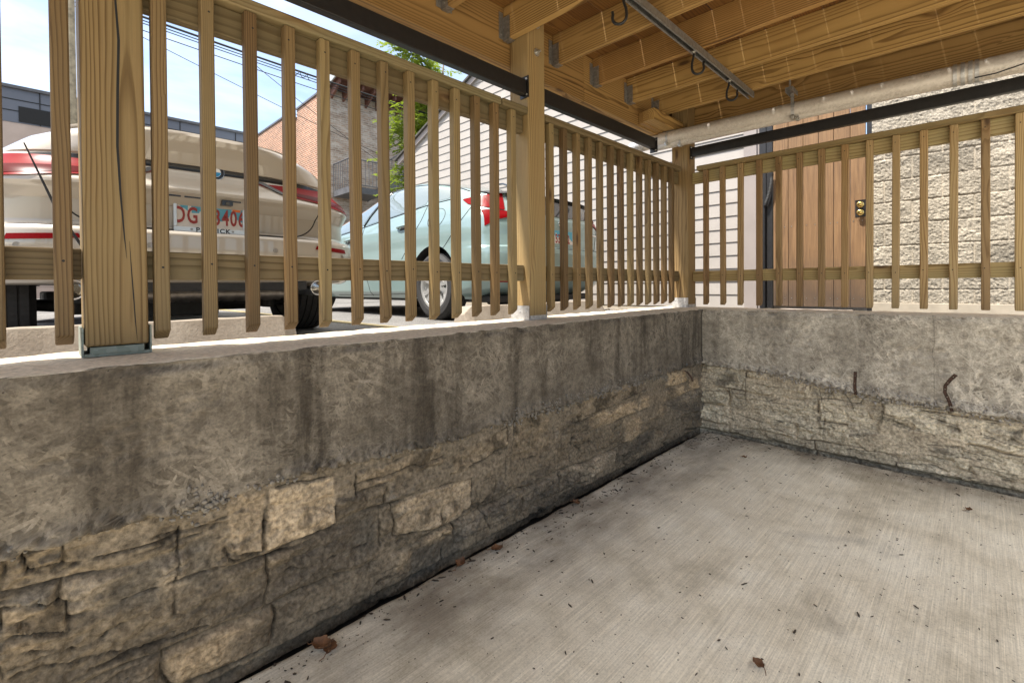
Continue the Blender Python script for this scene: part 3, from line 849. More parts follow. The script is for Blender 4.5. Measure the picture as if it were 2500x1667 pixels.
def stone_field(L, H, seed, du=0.0042, pale=False):
    """rubble courses: returns u, v grids, relief and per-vertex colour"""
    rg = np.random.RandomState(seed)
    u = np.arange(0, L+du, du); v = np.linspace(0, H, int(H/du)+1)
    Ug, Vg = np.meshgrid(u, v, indexing='ij')
    wv = Vg + 0.075*(fbm(Ug*2.1, Vg*2.1, seed, 3)-0.5) + 0.022*(fbm(Ug*9, Vg*9, seed+2, 3)-0.5)
    wu = Ug + 0.09*(fbm(Ug*4, Vg*7, seed+4, 4)-0.5)
    # courses
    edges = [-0.03]
    while edges[-1] < H+0.15: edges.append(edges[-1]+rg.uniform(0.095, 0.20))
    edges = np.array(edges)
    ci = np.clip(np.searchsorted(edges, wv)-1, 0, len(edges)-2)
    dist = np.minimum(wv-edges[ci], edges[ci+1]-wv)
    sid = np.zeros(Ug.shape)
    du_e = np.zeros(Ug.shape)
    for c in range(len(edges)-1):
        ve = [-rg.uniform(0, 0.3)]
        while ve[-1] < L+0.4: ve.append(ve[-1]+rg.uniform(0.16, 0.62))
        ve = np.array(ve)
        m = ci == c
        k = np.searchsorted(ve, wu[m])-1
        k = np.clip(k, 0, len(ve)-2)
        du_e[m] = np.minimum(wu[m]-ve[k], ve[k+1]-wu[m])
        sid[m] = c*61+k+1
    d = np.minimum(dist, du_e)
    h1 = _hash(sid, sid*0+3, seed); h2 = _hash(sid, sid*0+7, seed+1); h3 = _hash(sid, sid*0+9, seed+2)
    body = sstep(0.0, 0.02, d)
    strata = fbm(Ug*3.2+h1*40, Vg*30+h2*30, seed+7, 4)
    rough = fbm(Ug*30, Vg*36, seed+9, 6, 0.62)
    jx = 0.5*fbm(Ug*20, Vg*20, seed+15, 3); jy = 0.5*fbm(Ug*20, Vg*20, seed+16, 3)
    facet = 0.5+0.55*wfacet(Ug*7+h1*9+jx, Vg*15+h2*7+jy, seed+13, 1.6)+0.22*wfacet(Ug*19+jx, Vg*34+jy, seed+14, 1.6)
    rel = body*(0.007+0.014*(h1-0.3)) + body*(0.026*(strata-0.5) + 0.026*(rough-0.5) + 0.038*(facet-0.5)*(0.5+0.7*h2))
    crack = np.exp(-((fbm(Ug*2.2+h2*20, Vg*13+h1*13, seed+17, 4)-0.5)/0.011)**2)*sstep(0.2, 0.35, h3)*body*sstep(0.35, 0.5, fbm(Ug*6, Vg*6, seed+19, 3))
    rel -= 0.011*crack
    smear = sstep(0.50, 0.60, fbm(Ug*3.4, Vg*5.2, seed+23, 5, 0.6) + (-0.01 if pale else 0.035))
    mort = 0.004+0.018*(fbm(Ug*22, Vg*22, seed+27, 6, 0.65)-0.5)
    rel = rel*(1-smear*0.85) + (mort+0.008)*smear*0.85
    joint = np.exp(-(d/0.0035)**2)*sstep(0.34, 0.54, fbm(Ug*5, Vg*5, seed+33, 3))*(1-smear)
    rel -= (0.010 if pale else 0.016)*joint
    def lerp(a, b, t): return np.array(a)[None, None, :]*(1-t[..., None]) + np.array(b)[None, None, :]*t[..., None]
    if pale:
        col = lerp((0.40, 0.345, 0.255), (0.62, 0.545, 0.415), h1)
        mc = np.array((0.48, 0.405, 0.30))
        grey = np.array((0.36, 0.305, 0.23))
    else:
        col = lerp((0.12, 0.10, 0.075), (0.44, 0.335, 0.215), h1**1.5)
        col = col*(1-0.55*(h2 > 0.62))[..., None] + np.array((0.175, 0.162, 0.142))*0.55*((h2 > 0.62)*1.0)[..., None]
        mc = np.array((0.185, 0.152, 0.112))
        grey = np.array((0.075, 0.064, 0.052))
    gm = sstep(0.48, 0.68, fbm(Ug*2.6, Vg*5, seed+37, 4))*(0.75 if not pale else 0.5)
    col = col*(1-gm[..., None]) + grey*gm[..., None]
    col = col*(0.66+0.42*strata+0.34*rough)[..., None]
    ms = np.clip((1-body)*0.8+smear*0.9, 0, 1)
    col = col*(1-ms[..., None]) + (mc*(0.75+0.5*rough)[..., None])*ms[..., None]
    dk = np.clip(joint+crack*0.9, 0, 1)
    col = col*(1-0.7*dk[..., None])
    damp = sstep(0.13, 0.0, Vg)*sstep(0.3, 0.6, fbm(Ug*4, Vg*6, seed+43, 3)+0.1)
    col = col*(1-(0.2 if pale else 0.55)*damp[..., None])
    return Ug, Vg, rel, col

wl_root = thing('retaining_wall', 'long low wall under the two-bay railing, stained, shade-darkened concrete over brown rubble stone', 'wall', (0, -2.0, ZF))
zbL = (np.array([-6, -3.67, -3.36, -2.89, -2.37, -2.0, -0.74, 0.4]), np.array([-0.39, -0.39, -0.404, -0.398, -0.437, -0.414, -0.408, -0.396]))
a, out, z = band_profile(900, -6.0, 0.37, zbL, 0.44, 5)
P = np.stack([out, np.repeat(a[:, None], out.shape[1], 1), z], -1)
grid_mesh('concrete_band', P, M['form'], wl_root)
Ug, Vg, rel, col = stone_field(5.2, 0.60, 21)
rel, col = place_features(Ug-5.15, Vg+ZF-0.04, rel, col, POLYS_L, DARK_L, CRACK_L, (0.42, 0.335, 0.235), (0.10, 0.088, 0.072), 400)
rel = rel-0.035*sstep(0.066, 0.040, Vg)
zb_here = np.interp(Ug-5.15, *zbL)
rel = rel - 0.10*sstep(0.0, 0.035, Vg+ZF-0.04-zb_here-0.012)
P = np.stack([np.minimum(rel, 0.03)-0.016, Ug-5.15, Vg+ZF-0.04], -1)
grid_mesh('stone_base', P, M['stone_dirty'], wl_root, col)
wr_root = thing('retaining_wall', 'shorter far wall below the single-bay railing, grey concrete over pale bedded limestone', 'wall', (1.2, 0, ZF))
zbR = (np.array([-0.1, 0.42, 0.96, 1.22, 1.69, 3.2]), np.array([-0.415, -0.424, -0.488, -0.505, -0.522, -0.54]))
a, out, z = band_profile(700, 0.004, 4.6, zbR, 0.37, 77, 0.25)
P = np.stack([np.repeat(a[:, None], out.shape[1], 1), -out, z], -1)
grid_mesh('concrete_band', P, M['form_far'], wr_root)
Ug, Vg, rel, col = stone_field(4.4, 0.60, 58, pale=True)
rel, col = place_features(Ug-0.03, Vg+ZF-0.04, rel, col, POLYS_R, [], CRACK_R, (0.64, 0.56, 0.43), (0.2, 0.18, 0.15), 500, 0.62)
rel = rel-0.035*sstep(0.066, 0.040, Vg)
zb_here = np.interp(Ug-0.03, *zbR)
rel = rel - 0.10*sstep(0.0, 0.035, Vg+ZF-0.04-zb_here-0.012)
P = np.stack([Ug-0.03, -(np.minimum(rel, 0.03)-0.016), Vg+ZF-0.04], -1)
grid_mesh('stone_base', P, M['stone'], wr_root, col)

# honeycombed aggregate left along the underside of the bands
def lumps(parent, mat, n, axis, lo, hi, zb, seed, density):
    rg = random.Random(seed)
    ico = bmesh.new(); bmesh.ops.create_icosphere(ico, subdivisions=2, radius=1.0)
    V_ = [v.co.copy() for v in ico.verts]; F_ = [[v.index for v in f.verts] for f in ico.faces]; ico.free()
    mb = MB(); k = 0
    while k < n:
        a = rg.uniform(lo, hi)
        dn = density(a)
        if rg.random() > dn: continue
        k += 1
        z = float(np.interp(a, *zb)) + rg.gauss(0.004, 0.011*(0.5+dn)); r = rg.uniform(0.0024, 0.0068)
        o_ = rg.uniform(-0.006, 0.008)
        c = Vector((o_, a, z)) if axis == 'y' else Vector((a, -o_, z))
        ph = [rg.uniform(0, 6) for _ in range(3)]
        sc = [rg.uniform(0.75, 1.3) for _ in range(3)]
        mb.add([c+Vector((v.x*sc[0], v.y*sc[1], v.z*sc[2]))*r*(1+0.16*math.sin(3*v.x+ph[0])+0.16*math.sin(3.3*v.y+ph[1])+0.14*math.sin(2.8*v.z+ph[2])) for v in V_], F_)
    o = mb.build('rough_aggregate', mat, parent, smooth=True, fixn=False)
    o['kind'] = 'stuff'
M['lump'] = simple('pale_grey_aggregate', (0.36, 0.32, 0.27), 0.95, 0, 0.3, 70, 0.5)
M['lump_dark'] = simple('dull_grey_aggregate', (0.185, 0.163, 0.133), 0.95, 0, 0.35, 70, 0.5)
lumps(wl_root, M['lump_dark'], 1900, 'y', -4.2, -0.02, zbL, 5, lambda a: max(float(sstep(0.4, 0.62, fbm(np.array([a*2.6]), np.array([0.3]), 12, 3))[0])*0.8+0.05, 1.6*math.exp(-((a+3.30)/0.055)**2)))
lumps(wr_root, M['lump'], 1900, 'x', 0.05, 2.4, zbR, 6, lambda a: min(max((a-0.25)*3, 0.06), 1.0))

# rusty form ties left in the wall
def strap(name, pts, width, label, parent=None):
    mb = MB()
    rows = []
    for q, wdir in pts:
        q = Vector(q); wd = Vector(wdir)*width/2
        rows.append([q-wd, q+wd])
    nrm = Vector((0, -1, 0)) if abs(pts[0][1][0]) > 0.5 else Vector((1, 0, 0))
    vs = []; fs = []
    for l, r in rows:
        vs += [l, r, r+nrm*0.003, l+nrm*0.003]
    n = len(rows)
    for i in range(n-1):
        for k in range(4):
            fs.append((i*4+k, i*4+(k+1) % 4, i*4+4+(k+1) % 4, i*4+4+k))
    fs += [(0, 1, 2, 3), ((n-1)*4+3, (n-1)*4+2, (n-1)*4+1, (n-1)*4)]
    mb.add(vs, fs, 0)
    for i in range(n-1):
        c = (Vector(pts[i][0])+Vector(pts[i+1][0]))/2 + nrm*0.0042
        mb.lathe([(0, 0.0024), (0.0006, 0.0001)], c, nrm, 8, 1)
    o = mb.build(name, [M['rust'], M['precast']])
    return tag(o, label, 'metal strap')
strap('metal_strap', [((0.972, -0.012, -0.505), (1, 0, 0)), ((0.970, -0.026, -0.455), (1, 0, 0)), ((0.972, -0.030, -0.41), (1, 0, 0)), ((0.974, -0.032, -0.358), (1, 0, 0))], 0.017, 'straight rusty form tie standing upright against the far grey concrete')
strap('metal_strap', [((1.412, -0.010, -0.53), (1, 0, 0.1)), ((1.402, -0.022, -0.475), (1, 0, 0.2)), ((1.384, -0.034, -0.425), (1, 0, 0.15)), ((1.386, -0.046, -0.385), (1, 0, -0.15)), ((1.408, -0.058, -0.345), (1, 0, -0.5)), ((1.43, -0.064, -0.315), (1, 0, -0.6))], 0.016, 'bent S-shaped rusty form tie sticking out of the far wall')
strap('metal_strap', [((0.012, -0.335, -0.425), (0, 1, 0)), ((0.034, -0.325, -0.44), (0, 1, 0.2)), ((0.048, -0.305, -0.47), (0, 1, 0.3)), ((0.052, -0.28, -0.505), (0, 1, 0.5))], 0.018, 'short rusty form tie curling down over the brown stone near the corner')
bp = MB()
bp.grid([[(0.008+0.01*math.sin(j*1.3), -0.31+0.018*i, -0.405+0.009*j+0.004*math.sin(i*2)) for j in range(3)] for i in range(3)])
bpo = bp.build('plastic_scrap', M['blue_plastic'])
bpo.data.transform(Matrix.Identity(4))
tag(bpo, 'tiny scrap of blue plastic caught on the stone ledge near the corner', 'plastic scrap')

# =================================================================== TIMBER POSTS
def post(x0, x1, y0, y1, z0, z1, label, base, mat='post'):
    t = thing('timber_post', label, 'post', ((x0+x1)/2, (y0+y1)/2, 0))
    board('post_shaft', M[mat], t, x0, x1, y0, y1, z0, z1, 0.006)
    mb = MB()
    if base == 'side':       # stand-off plate with two upright cheeks
        mb.box(x0+0.004, x1-0.004, y0-0.002, y1+0.002, 0.004, 0.012)
        mb.box(x0+0.004, x1+0.003, y0+0.010, y1-0.012, 0.012, 0.030)
        mb.box(x0+0.006, x1-0.006, y0-0.0075, y0-0.003, 0.004, 0.085)
        mb.box(x0+0.006, x1-0.006, y1+0.003, y1+0.0075, 0.004, 0.085)
    else:
        mb.box(x0-0.001, x1+0.001, y0-0.004, y1+0.004, 0.003, 0.010)
        mb.box(x0+0.002, x1-0.001, y0-0.0065, y0-0.0025, 0.003, 0.082)
        mb.box(x0+0.002, x1-0.001, y1+0.0025, y1+0.0065, 0.003, 0.082)
        mb.box(x1-0.012, x1+0.003, y0+0.003, y1-0.003, 0.010, 0.028)
        for dx in (0.025, 0.07, 0.115):
            mb.lathe([(0, 0.006), (0.003, 0.005), (0.003, 0.0001)], (x0+dx, y0-0.0065, 0.06-0.012*(dx > 0.05)), (0, -1, 0), 8, 0)
    mb.build('post_base', M['base'] if base == 'side' else M['galv'], t)
    return t
p1 = post(-BB-0.14, -BB, -3.513, -3.373, 0.032, 1.74, 'broad timber post split by a long dark crack, beside the white car', 'side', 'post_near')
# the long drying crack and its knots
ck = MB()
cpts = [(-3.445, 1.42), (-3.444, 1.2), (-3.436, 1.02), (-3.430, 0.9), (-3.434, 0.76), (-3.437, 0.6), (-3.432, 0.46), (-3.425, 0.34), (-3.421, 0.28)]
def crackline(mb, pts, w):
    n = len(pts)
    L = []; Rr = []
    for i, (yy, zz) in enumerate(pts):
        ww = w*math.sin(math.pi*(i+0.25)/(n-0.5))
        L.append((-BB+0.0008, yy-ww, zz)); Rr.append((-BB+0.0008, yy+ww, zz))
    mb.prism(L+Rr[::-1], (-0.003, 0, 0))
crackline(ck, cpts, 0.0032)
crackline(ck, [(-3.414, 0.33), (-3.411, 0.25), (-3.407, 0.17), (-3.404, 0.10), (-3.400, 0.04)], 0.0014)
crackline(ck, [(-3.450, 1.74), (-3.449, 1.55), (-3.446, 1.40), (-3.440, 1.24)], 0.002)
ck.build('drying_crack', M['gap'], p1)
p2 = post(-BB-0.14, -BB, -1.707, -1.567, 0.012, 1.74, 'middle timber post between the two railing bays, with two bolts near its top', 'tray')
p3 = post(-0.327, -0.187, 0.187, 0.327, 0.012, 1.74, 'corner timber post where the two railings meet, behind the galvanised pipe', 'tray')
for zz, yy in ((1.635, -1.632), (1.482, -1.636)):
    mb = MB()
    mb.lathe([(0, 0.0001), (0, 0.021), (0.004, 0.021), (0.0045, 0.011), (0.014, 0.011), (0.0145, 0.006), (0.03, 0.006), (0.031, 0.0001)], (-BB+0.001, yy, zz), (1, 0, 0), 14)
    mb.build('bolt', M['bolt'], p2)

# =================================================================== RAILINGS
rw = random.Random(11)
def baluster(root, axis, c, zb, jit):
    t = Matrix.Rotation(rw.uniform(-1, 1)*jit, 3, 'X' if axis == 'y' else 'Y') @ Matrix.Rotation(rw.uniform(-1, 1)*0.02, 3, 'Z')
    w = 0.038
    if axis == 'y':
        o = board('baluster', M['timber'], root, -BB-w, -BB, c, c+w, zb, 1.1225, 0.0045, t)
    else:
        o = board('baluster', M['timber_far'], root, c, c+w, BB, BB+w, zb, 1.1225, 0.0045, t)
    # the foot of each baluster is sawn at an angle
    me = o.data
    for v in me.vertices:
        if v.co.x < 0:
            v.co.x += (0.014*(v.co.z/0.019)) * (-1) if axis == 'y' else 0.010*(v.co.y/0.019)
    bm = bmesh.new(); bm.from_mesh(me)
    for zz in (0.262, 1.075):
        lx = zz+rw.uniform(-.008, .008)-(zb+1.1225)/2; ly = rw.uniform(-.005, .005)
        Mx = Matrix.Translation((lx, ly, -w/2-0.0004)) @ Matrix.Rotation(math.pi, 4, 'X') if axis == 'y' else Matrix.Translation((lx, -w/2-0.0004, ly)) @ Matrix.Rotation(math.pi/2, 4, 'X')
        g_ = bmesh.ops.create_circle(bm, cap_ends=True, segments=8, radius=0.0034, matrix=Mx)
        for f in {f for v in g_['verts'] for f in v.link_faces}: f.material_index = 1
    bm.to_mesh(me); bm.free()
    me.materials.append(M['gap'])
    return o
def railing(label, axis, s0, s1, starts, loc, ends, capsplit=None):
    t = thing('railing', label, 'railing', loc)
    I = BB+0.0385
    segs = [(s0, s1)] if not capsplit else [(s0, capsplit-0.004), (capsplit+0.004, s1)]
    for a, b in segs:
        if axis == 'y': board('cap_rail', M['rail'], t, -BB-0.089, -BB+0.002, a, b, 1.124, 1.164, 0.007)
        else: board('cap_rail', M['rail_far'], t, a, b, BB-0.002, BB+0.089, 1.124, 1.164, 0.007)
    a, b = ends
    if axis == 'y':
        board('top_rail', M['rail'], t, -I-0.038, -I, a, b, 1.030, 1.1235, 0.004)
        board('bottom_rail', M['rail'], t, -I-0.038, -I, a, b, 0.219, 0.306, 0.004)
    else:
        board('top_rail', M['rail_far'], t, a, b, I, I+0.038, 1.030, 1.1235, 0.004)
        board('bottom_rail', M['rail_far'], t, a, b, I, I+0.038, 0.216, 0.303, 0.004)
    for c in starts:
        baluster(t, axis, c, 0.052 if axis == 'y' else 0.036, 0.004)
    return t
railing('near railing section left of the broad cracked post, cut by the picture edge', 'y', -5.15, -3.515, [-3.572-0.1263*k-0.0 for k in range(0, 12)], (-0.25, -4.3, 0), (-5.15, -3.515))
railing('long railing between the cracked post and the middle post, in front of the white car', 'y', -3.371, -1.709, [-3.3558+0.1263*k for k in range(13)], (-0.25, -2.54, 0), (-3.371, -1.709), -1.905)
railing('railing section between the middle post and the corner post, in front of the sided house', 'y', -1.565, 0.150, [-1.5261+0.1261*k for k in range(13)], (-0.25, -0.7, 0), (-1.565, 0.180))
railing('railing section on the far wall, in front of the brown gate and rough block wall', 'x', -0.135, 2.6, [-0.0826+0.134*k for k in range(20)], (1.2, 0.25, 0), (-0.185, 2.6))

# =================================================================== DECK OVERHEAD
deck = thing('timber_deck', 'timber deck overhead with joists in metal hangers and decking boards above', 'deck', (0.8, -1.8, 1.42))
ZJ, ZD = 1.555, 1.739
XR = 1.98; YN = -4.45
# doubled edge beams
def beam(x0, x1, y0, y1, z0=1.427, z1=ZD): board('edge_beam', M['joist'], deck, x0, x1, y0, y1, z0, z1, 0.004)
beam(-0.4055, -0.3675, YN, -1.0); beam(-0.4055, -0.3675, -0.998, 0.44)
beam(-0.4450, -0.4070, YN, -1.9, 1.431); beam(-0.4450, -0.4070, -1.898, 0.44, 1.431)
board('edge_beam', M['joist'], deck, -0.366, XR, 0.333, 0.371, 1.432, ZD, 0.004)
board('edge_beam', M['joist'], deck, -0.366, XR, 0.3725, 0.410, 1.436, ZD, 0.004)
board('edge_beam', M['joist'], deck, XR, XR+0.038, YN, 0.410, 1.47, ZD, 0.004)
board('edge_beam', M['joist'], deck, -0.366, XR-0.001, YN, YN+0.038, 1.47, ZD, 0.004)
jy = [-0.052, -0.46, -0.90, -1.33, -1.755, -2.18, -2.605, -3.03, -3.455, -3.88, -4.30]
for k, y in enumerate(jy):
    j = board('joist', M['joist'], deck, -0.3660, XR-0.001, y, y+0.038, ZJ, ZD, 0.004, Matrix.Rotation(rw.uniform(-0.002, 0.002), 3, 'Y'))
    if y > -4.3:
        h = MB()
        h.box(-0.366, -0.315, y-0.0022, y-0.0007, ZJ-0.002, ZJ+0.125)
        h.box(-0.366, -0.315, y+0.0387, y+0.0402, ZJ-0.002, ZJ+0.125)
        h.box(-0.366, -0.315, y-0.0022, y+0.0402, ZJ-0.0035, ZJ-0.0018)
        h.box(-0.3665, -0.3645, y-0.034, y-0.0022, ZJ+0.004, ZJ+0.150)
        h.box(-0.3665, -0.3645, y+0.0402, y+0.064, ZJ+0.004, ZJ+0.150)
        for q in range(3):
            h.lathe([(0, 0.0045), (0.003, 0.0036), (0.003, 0.0001)], (-0.3645, y-0.018, ZJ+0.03+0.045*q), (1, 0, 0), 8)
            h.lathe([(0, 0.0045), (0.003, 0.0036), (0.003, 0.0001)], (-0.342, y-0.0022, ZJ+0.02+0.04*q), (0, -1, 0), 8)
        h.build('joist_hanger', M['hanger'], j)
x = -0.450
xs = []
while x < XR+0.03:
    xs.append(x); x += 0.1490
for x in xs:
    board('deck_board', M['deck'], deck, x, min(x+0.149-rw.choice((0.0036, 0.0039, 0.0042, 0.0044, 0.0050, 0.0057)), XR+0.06), YN-0.02, 0.44, ZD+0.0005, ZD+0.0255, 0.002)
# doubled block under the beam in the corner
cb = board('corner_block', M['joist'], deck, -0.272, -0.222, -0.31, 0.182, 1.442, 1.528, 0.003)
board('corner_block', M['joist'], deck, -0.322, -0.2735, -0.30, 0.182, 1.446, 1.528, 0.003)
board('corner_block', M['joist'], deck, -0.3655, -0.3235, -0.29, 0.182, 1.440, 1.528, 0.003)

# =================================================================== STEEL BARS, PIPE, CHANNEL, HOOKS
def sbar(label, axis, s0, s1, c, z0, z1, plates, dz=0.0):
    t = thing('steel_bar', label, 'steel bar', ((c, (s0+s1)/2, z0) if axis == 'y' else ((s0+s1)/2, c, z0)))
    w = 0.019
    mb = MB()
    if axis == 'y':
        mb.box(c-w, c+w, s0, s1, z0, z1)
    else:
        vs = [(s0, c-w, z0), (s1, c-w, z0), (s1, c+w, z0), (s0, c+w, z0), (s0, c-w, z1), (s1, c-w, z1), (s1, c+w, z1), (s0, c+w, z1)]
        mb.add(vs, [(3, 2, 1, 0), (4, 5, 6, 7), (0, 1, 5, 4), (1, 2, 6, 5), (2, 3, 7, 6), (3, 0, 4, 7)])
    mb.build('square_tube', M['black_steel'], t, bevel=0.003)
    for s, lo, hi in plates:
        pm = MB()
        if axis == 'y':
            pm.box(c-0.03, c+0.030, s-0.003, s+0.003, lo, hi)
            bolts = [(c+0.018, s-0.003, hi-0.016), (c+0.018, s-0.003, lo+0.016)]; d = (0, -1, 0)
        else:
            pm.box(s-0.003, s+0.003, c-0.030, c+0.03, lo, hi)
            bolts = [(s+0.003, c-0.020, lo+0.012), (s+0.003, c-0.020, hi-0.012)]; d = (1, 0, 0)
        pl = pm.build('end_plate', M['black_steel'], t)
        bm_ = MB()
        for q in bolts: bm_.lathe([(0, 0.0065), (0.005, 0.0055), (0.005, 0.0001)], q, d, 8)
        bm_.build('plate_bolts', M['bolt'], pl)
    return t
sbar('black steel bar above the long railing section, bolted to the middle post', 'y', -3.370, -1.716, -0.249, 1.228, 1.310, [(-1.7115, 1.216, 1.332)])
sbar('black steel bar above the railing between middle post and corner', 'y', -1.5665, -0.272, -0.249, 1.224, 1.306, [(-0.269, 1.20, 1.310)])
sbar('black steel bar above the near railing left of the cracked post', 'y', -5.2, -3.516, -0.249, 1.230, 1.312, [])
sbar('black steel bar above the far railing, crossing the brown gate', 'x', -0.178, 2.62, 0.247, 1.247, 1.323, [(-0.181, 1.232, 1.335)])

pipe = thing('galvanised_pipe', 'long grey galvanised pipe with a smaller pipe below it, hung under the deck', 'pipe', (0.6, 0.06, 1.39))
PY, PZ, PR = 0.062, 1.388, 0.056
pm = MB()
pm.tube([(-0.52+0.02*k, PY, PZ+0.004-0.0004*k) for k in range(0, 160)], [PR + (0.001 if k % 26 else 0.0025) for k in range(160)], 28)
pm.build('main_pipe', M['pipe'], pipe, smooth=True)
sm = MB()
sm.tube([(-0.385+0.1*k, PY-0.008, PZ-0.054-0.003*k/10) for k in range(0, 31)], 0.029, 18)
sm.build('small_pipe', M['pipe'], pipe, smooth=True)
el = MB()
el.tube([(-0.50, PY, PZ), (-0.56, PY, PZ), (-0.61, PY, PZ-0.012), (-0.65, PY, PZ-0.05), (-0.665, PY, PZ-0.10), (-0.665, PY, PZ-0.16)], 0.055, 24)
el.build('pipe_elbow', M['galv'], pipe, smooth=True)
def clamp(x, r, y, z, parent, w=0.018, ear=True):
    mb = MB()
    mb.lathe([(-w/2, r), (-w/2, r+0.003), (w/2, r+0.003), (w/2, r), (-w/2, r)], (x, y, z), (1, 0, 0), 28)
    o = mb.build('pipe_clamp', M['galv'], parent, smooth=False)
    if ear:
        e = MB()
        e.box(x-w/2, x+w/2, y-r-0.004, y-r+0.018, z-r-0.012, z-r+0.016)
        e.lathe([(-0.001, 0.014), (0.008, 0.014), (0.0085, 0.007), (0.018, 0.007), (0.018, 0.0001)], (x, y-r-0.002, z-r+0.004), (0, -1, 0), 12)
        e.build('clamp_bolt', M['bolt'], o)
    return o
clamp(-0.285, PR+0.001, PY, PZ, pipe)
clamp(-0.18, 0.030, PY-0.008, PZ-0.055, pipe, 0.014)
clamp(0.62, PR+0.001, PY, PZ+0.004-0.02*1.14, pipe, 0.020)
clamp(0.645, 0.030, PY-0.008, PZ-0.057, pipe, 0.012)
for x in (1.42, 1.452, 1.482, 1.508): clamp(x, PR+0.0025, PY, PZ+0.004-0.02*(x+0.52), pipe, 0.017, False)
clamp(1.60, 0.030, PY-0.008, PZ-0.060, pipe, 0.02, False)
hm = MB()
hm.tube([(0.615, -0.03, ZJ), (0.615, -0.03, 1.49)], 0.006, 8)
hm.box(0.592, 0.596, -0.055, 0.075, 1.472, 1.500); hm.box(0.634, 0.638, -0.055, 0.075, 1.472, 1.500); hm.box(0.592, 0.638, -0.055, 0.075, 1.498, 1.502)
hm.box(0.610, 0.630, PY-PR-0.001, PY-PR+0.002, 1.40, 1.475)
hm.build('pipe_hanger', M['hanger'], pipe)
hm = MB()
hm.box(-0.335, -0.235, 0.03, 0.034, 1.425, 1.441); hm.box(-0.335, -0.235, 0.07, 0.074, 1.425, 1.441); hm.box(-0.335, -0.235, 0.03, 0.074, 1.4395, 1.4418)
hm.build('pipe_hanger', M['hanger'], pipe)
# thin black wire clipped to the pipe at its right end
tag(MB().tube([(1.50, 0.02, 1.305), (1.58, 0.0, 1.298), (1.66, -0.02, 1.305), (1.78, -0.03, 1.325), (2.2, -0.03, 1.36)], 0.0035, 6).build('thin_wire', M['cable']), 'thin black wire looping from the underside of the pipe', 'wire')

XC = 0.362
ch = thing('strut_channel', 'slotted grey steel channel fixed across the undersides of the joists', 'steel channel', (XC, -1.6, 1.514))
cm = MB()
y0, y1 = -3.7, 0.0
w, hh, th = 0.0206, 0.0412, 0.0026
zt = ZJ-0.001; zb = zt-hh
cm.box(XC-w, XC+w, y0, y1, zt-th, zt)
cm.box(XC-w, XC-w+th, y0, y1, zb, zt-th)
cm.box(XC+w-th, XC+w, y0, y1, zb, zt-th)
cm.box(XC-w+th, XC-w+0.0095, y0, y1, zb, zb+th)
cm.box(XC+w-0.0095, XC+w-th, y0, y1, zb, zb+th)
cm.build('channel_section', M['hanger'], ch)
cm = MB(); cm.box(XC-0.016, XC+0.016, y0+0.002, y1-0.004, zt-th-0.003, zt-th-0.001)
cm.build('channel_inside', M['gap'], ch)
def hook(y, label, turn=1.0, tilt=0.0):
    t = thing('hook', label, 'hook', (XC, y, zb), 'hooks on the strut channel')
    pts = [(0, 0.0, -0.008), (0, -0.004, -0.03), (0, -0.012, -0.055), (0, -0.014, -0.075)]
    r = 0.027
    for k in range(0, 11):
        a = math.pi + math.pi*1.12*k/10
        pts.append((0, -0.014+r+r*math.cos(a), -0.082+r*math.sin(a)*1.05))
    pts.append((0, pts[-1][1]+0.002, pts[-1][2]+0.014))
    Mx = Matrix.Translation((XC, y, zb)) @ Matrix.Rotation(turn, 4, 'Z') @ Matrix.Rotation(tilt, 4, 'X') @ Matrix.Diagonal((1.18, 1.18, 1.18, 1))
    MB().tube([Mx @ Vector(q) for q in pts], 0.0066, 10).build('hook_bend', M['black_rubber'], t, smooth=True)
    mb = MB()
    mb.lathe([(-0.012, 0.004), (-0.012, 0.010), (-0.004, 0.010), (-0.003, 0.015), (0.0, 0.015), (0.0, 0.004)], (XC, y, zb), (0, 0, 1), 12)
    mb.build('hook_nut', M['bolt'], t)
hook(-1.705, 'black curved hook on the channel, farthest from its free end', 2.0)
hook(-0.955, 'black curved hook on the channel, middle of the three', -1.1, 0.08)
hook(-0.415, 'black curved hook nearest the free end of the channel', -1.2)

# =================================================================== HOUSE WITH VINYL SIDING
house = thing('sided_house', 'low gabled house clad in pinkish white lap siding, behind the mint car', 'house', (-3.3, YW, ZG))
XL, XRr = -6.54, -0.215
XA, ZA = -3.0, 4.22
def gable_z(x): return 2.78 + (x-XL)*0.405 if x < XA else 4.21-(x-XA)*0.52
e = 0.139
sd = MB()
z = -0.055
xs_ = np.linspace(XL, XRr, 40)
while z < 4.2:
    # one lap: leaning face, its lower edge stands proud
    pts = []
    for x in xs_:
        zt_ = min(z+e, gable_z(x))
        if zt_ > z+0.004: pts.append((x, zt_))
    if len(pts) > 1:
        k = 0.013
        lo = [(x, YW-k, z) for x, _ in pts]; hi = [(x, YW-k+(zt_-z)/e*(k-0.002), zt_) for x, zt_ in pts]; un = [(x, YW+0.002, z-0.001) for x, _ in pts]
        b = len(sd.v)
        n = len(pts)
        sd.v += un+lo+hi
        for i in range(n-1):
            sd.f.append((b+i, b+i+1, b+n+i+1, b+n+i)); sd.m.append(0)
            sd.f.append((b+n+i, b+n+i+1, b+2*n+i+1, b+2*n+i)); sd.m.append(0)
    z += e
sd.build('siding', M['vinyl'], house, fixn=False)
hb = MB()
poly = [(XL+0.01, YW+0.02, -0.12), (XRr, YW+0.02, -0.12), (XRr, YW+0.02, gable_z(XRr)-0.02), (XA, YW+0.02, ZA-0.03), (XL+0.01, YW+0.02, 2.76)]
hb.prism(poly, (0, 8.0, 0))
hb.build('house_wall', M['vinyl'], house)
tr = MB()
tr.box(XL-0.03, XL+0.06, YW-0.03, YW+0.05, -0.06, 2.80)
tr.build('corner_trim', M['vinyl_trim'], house)
tr = MB()
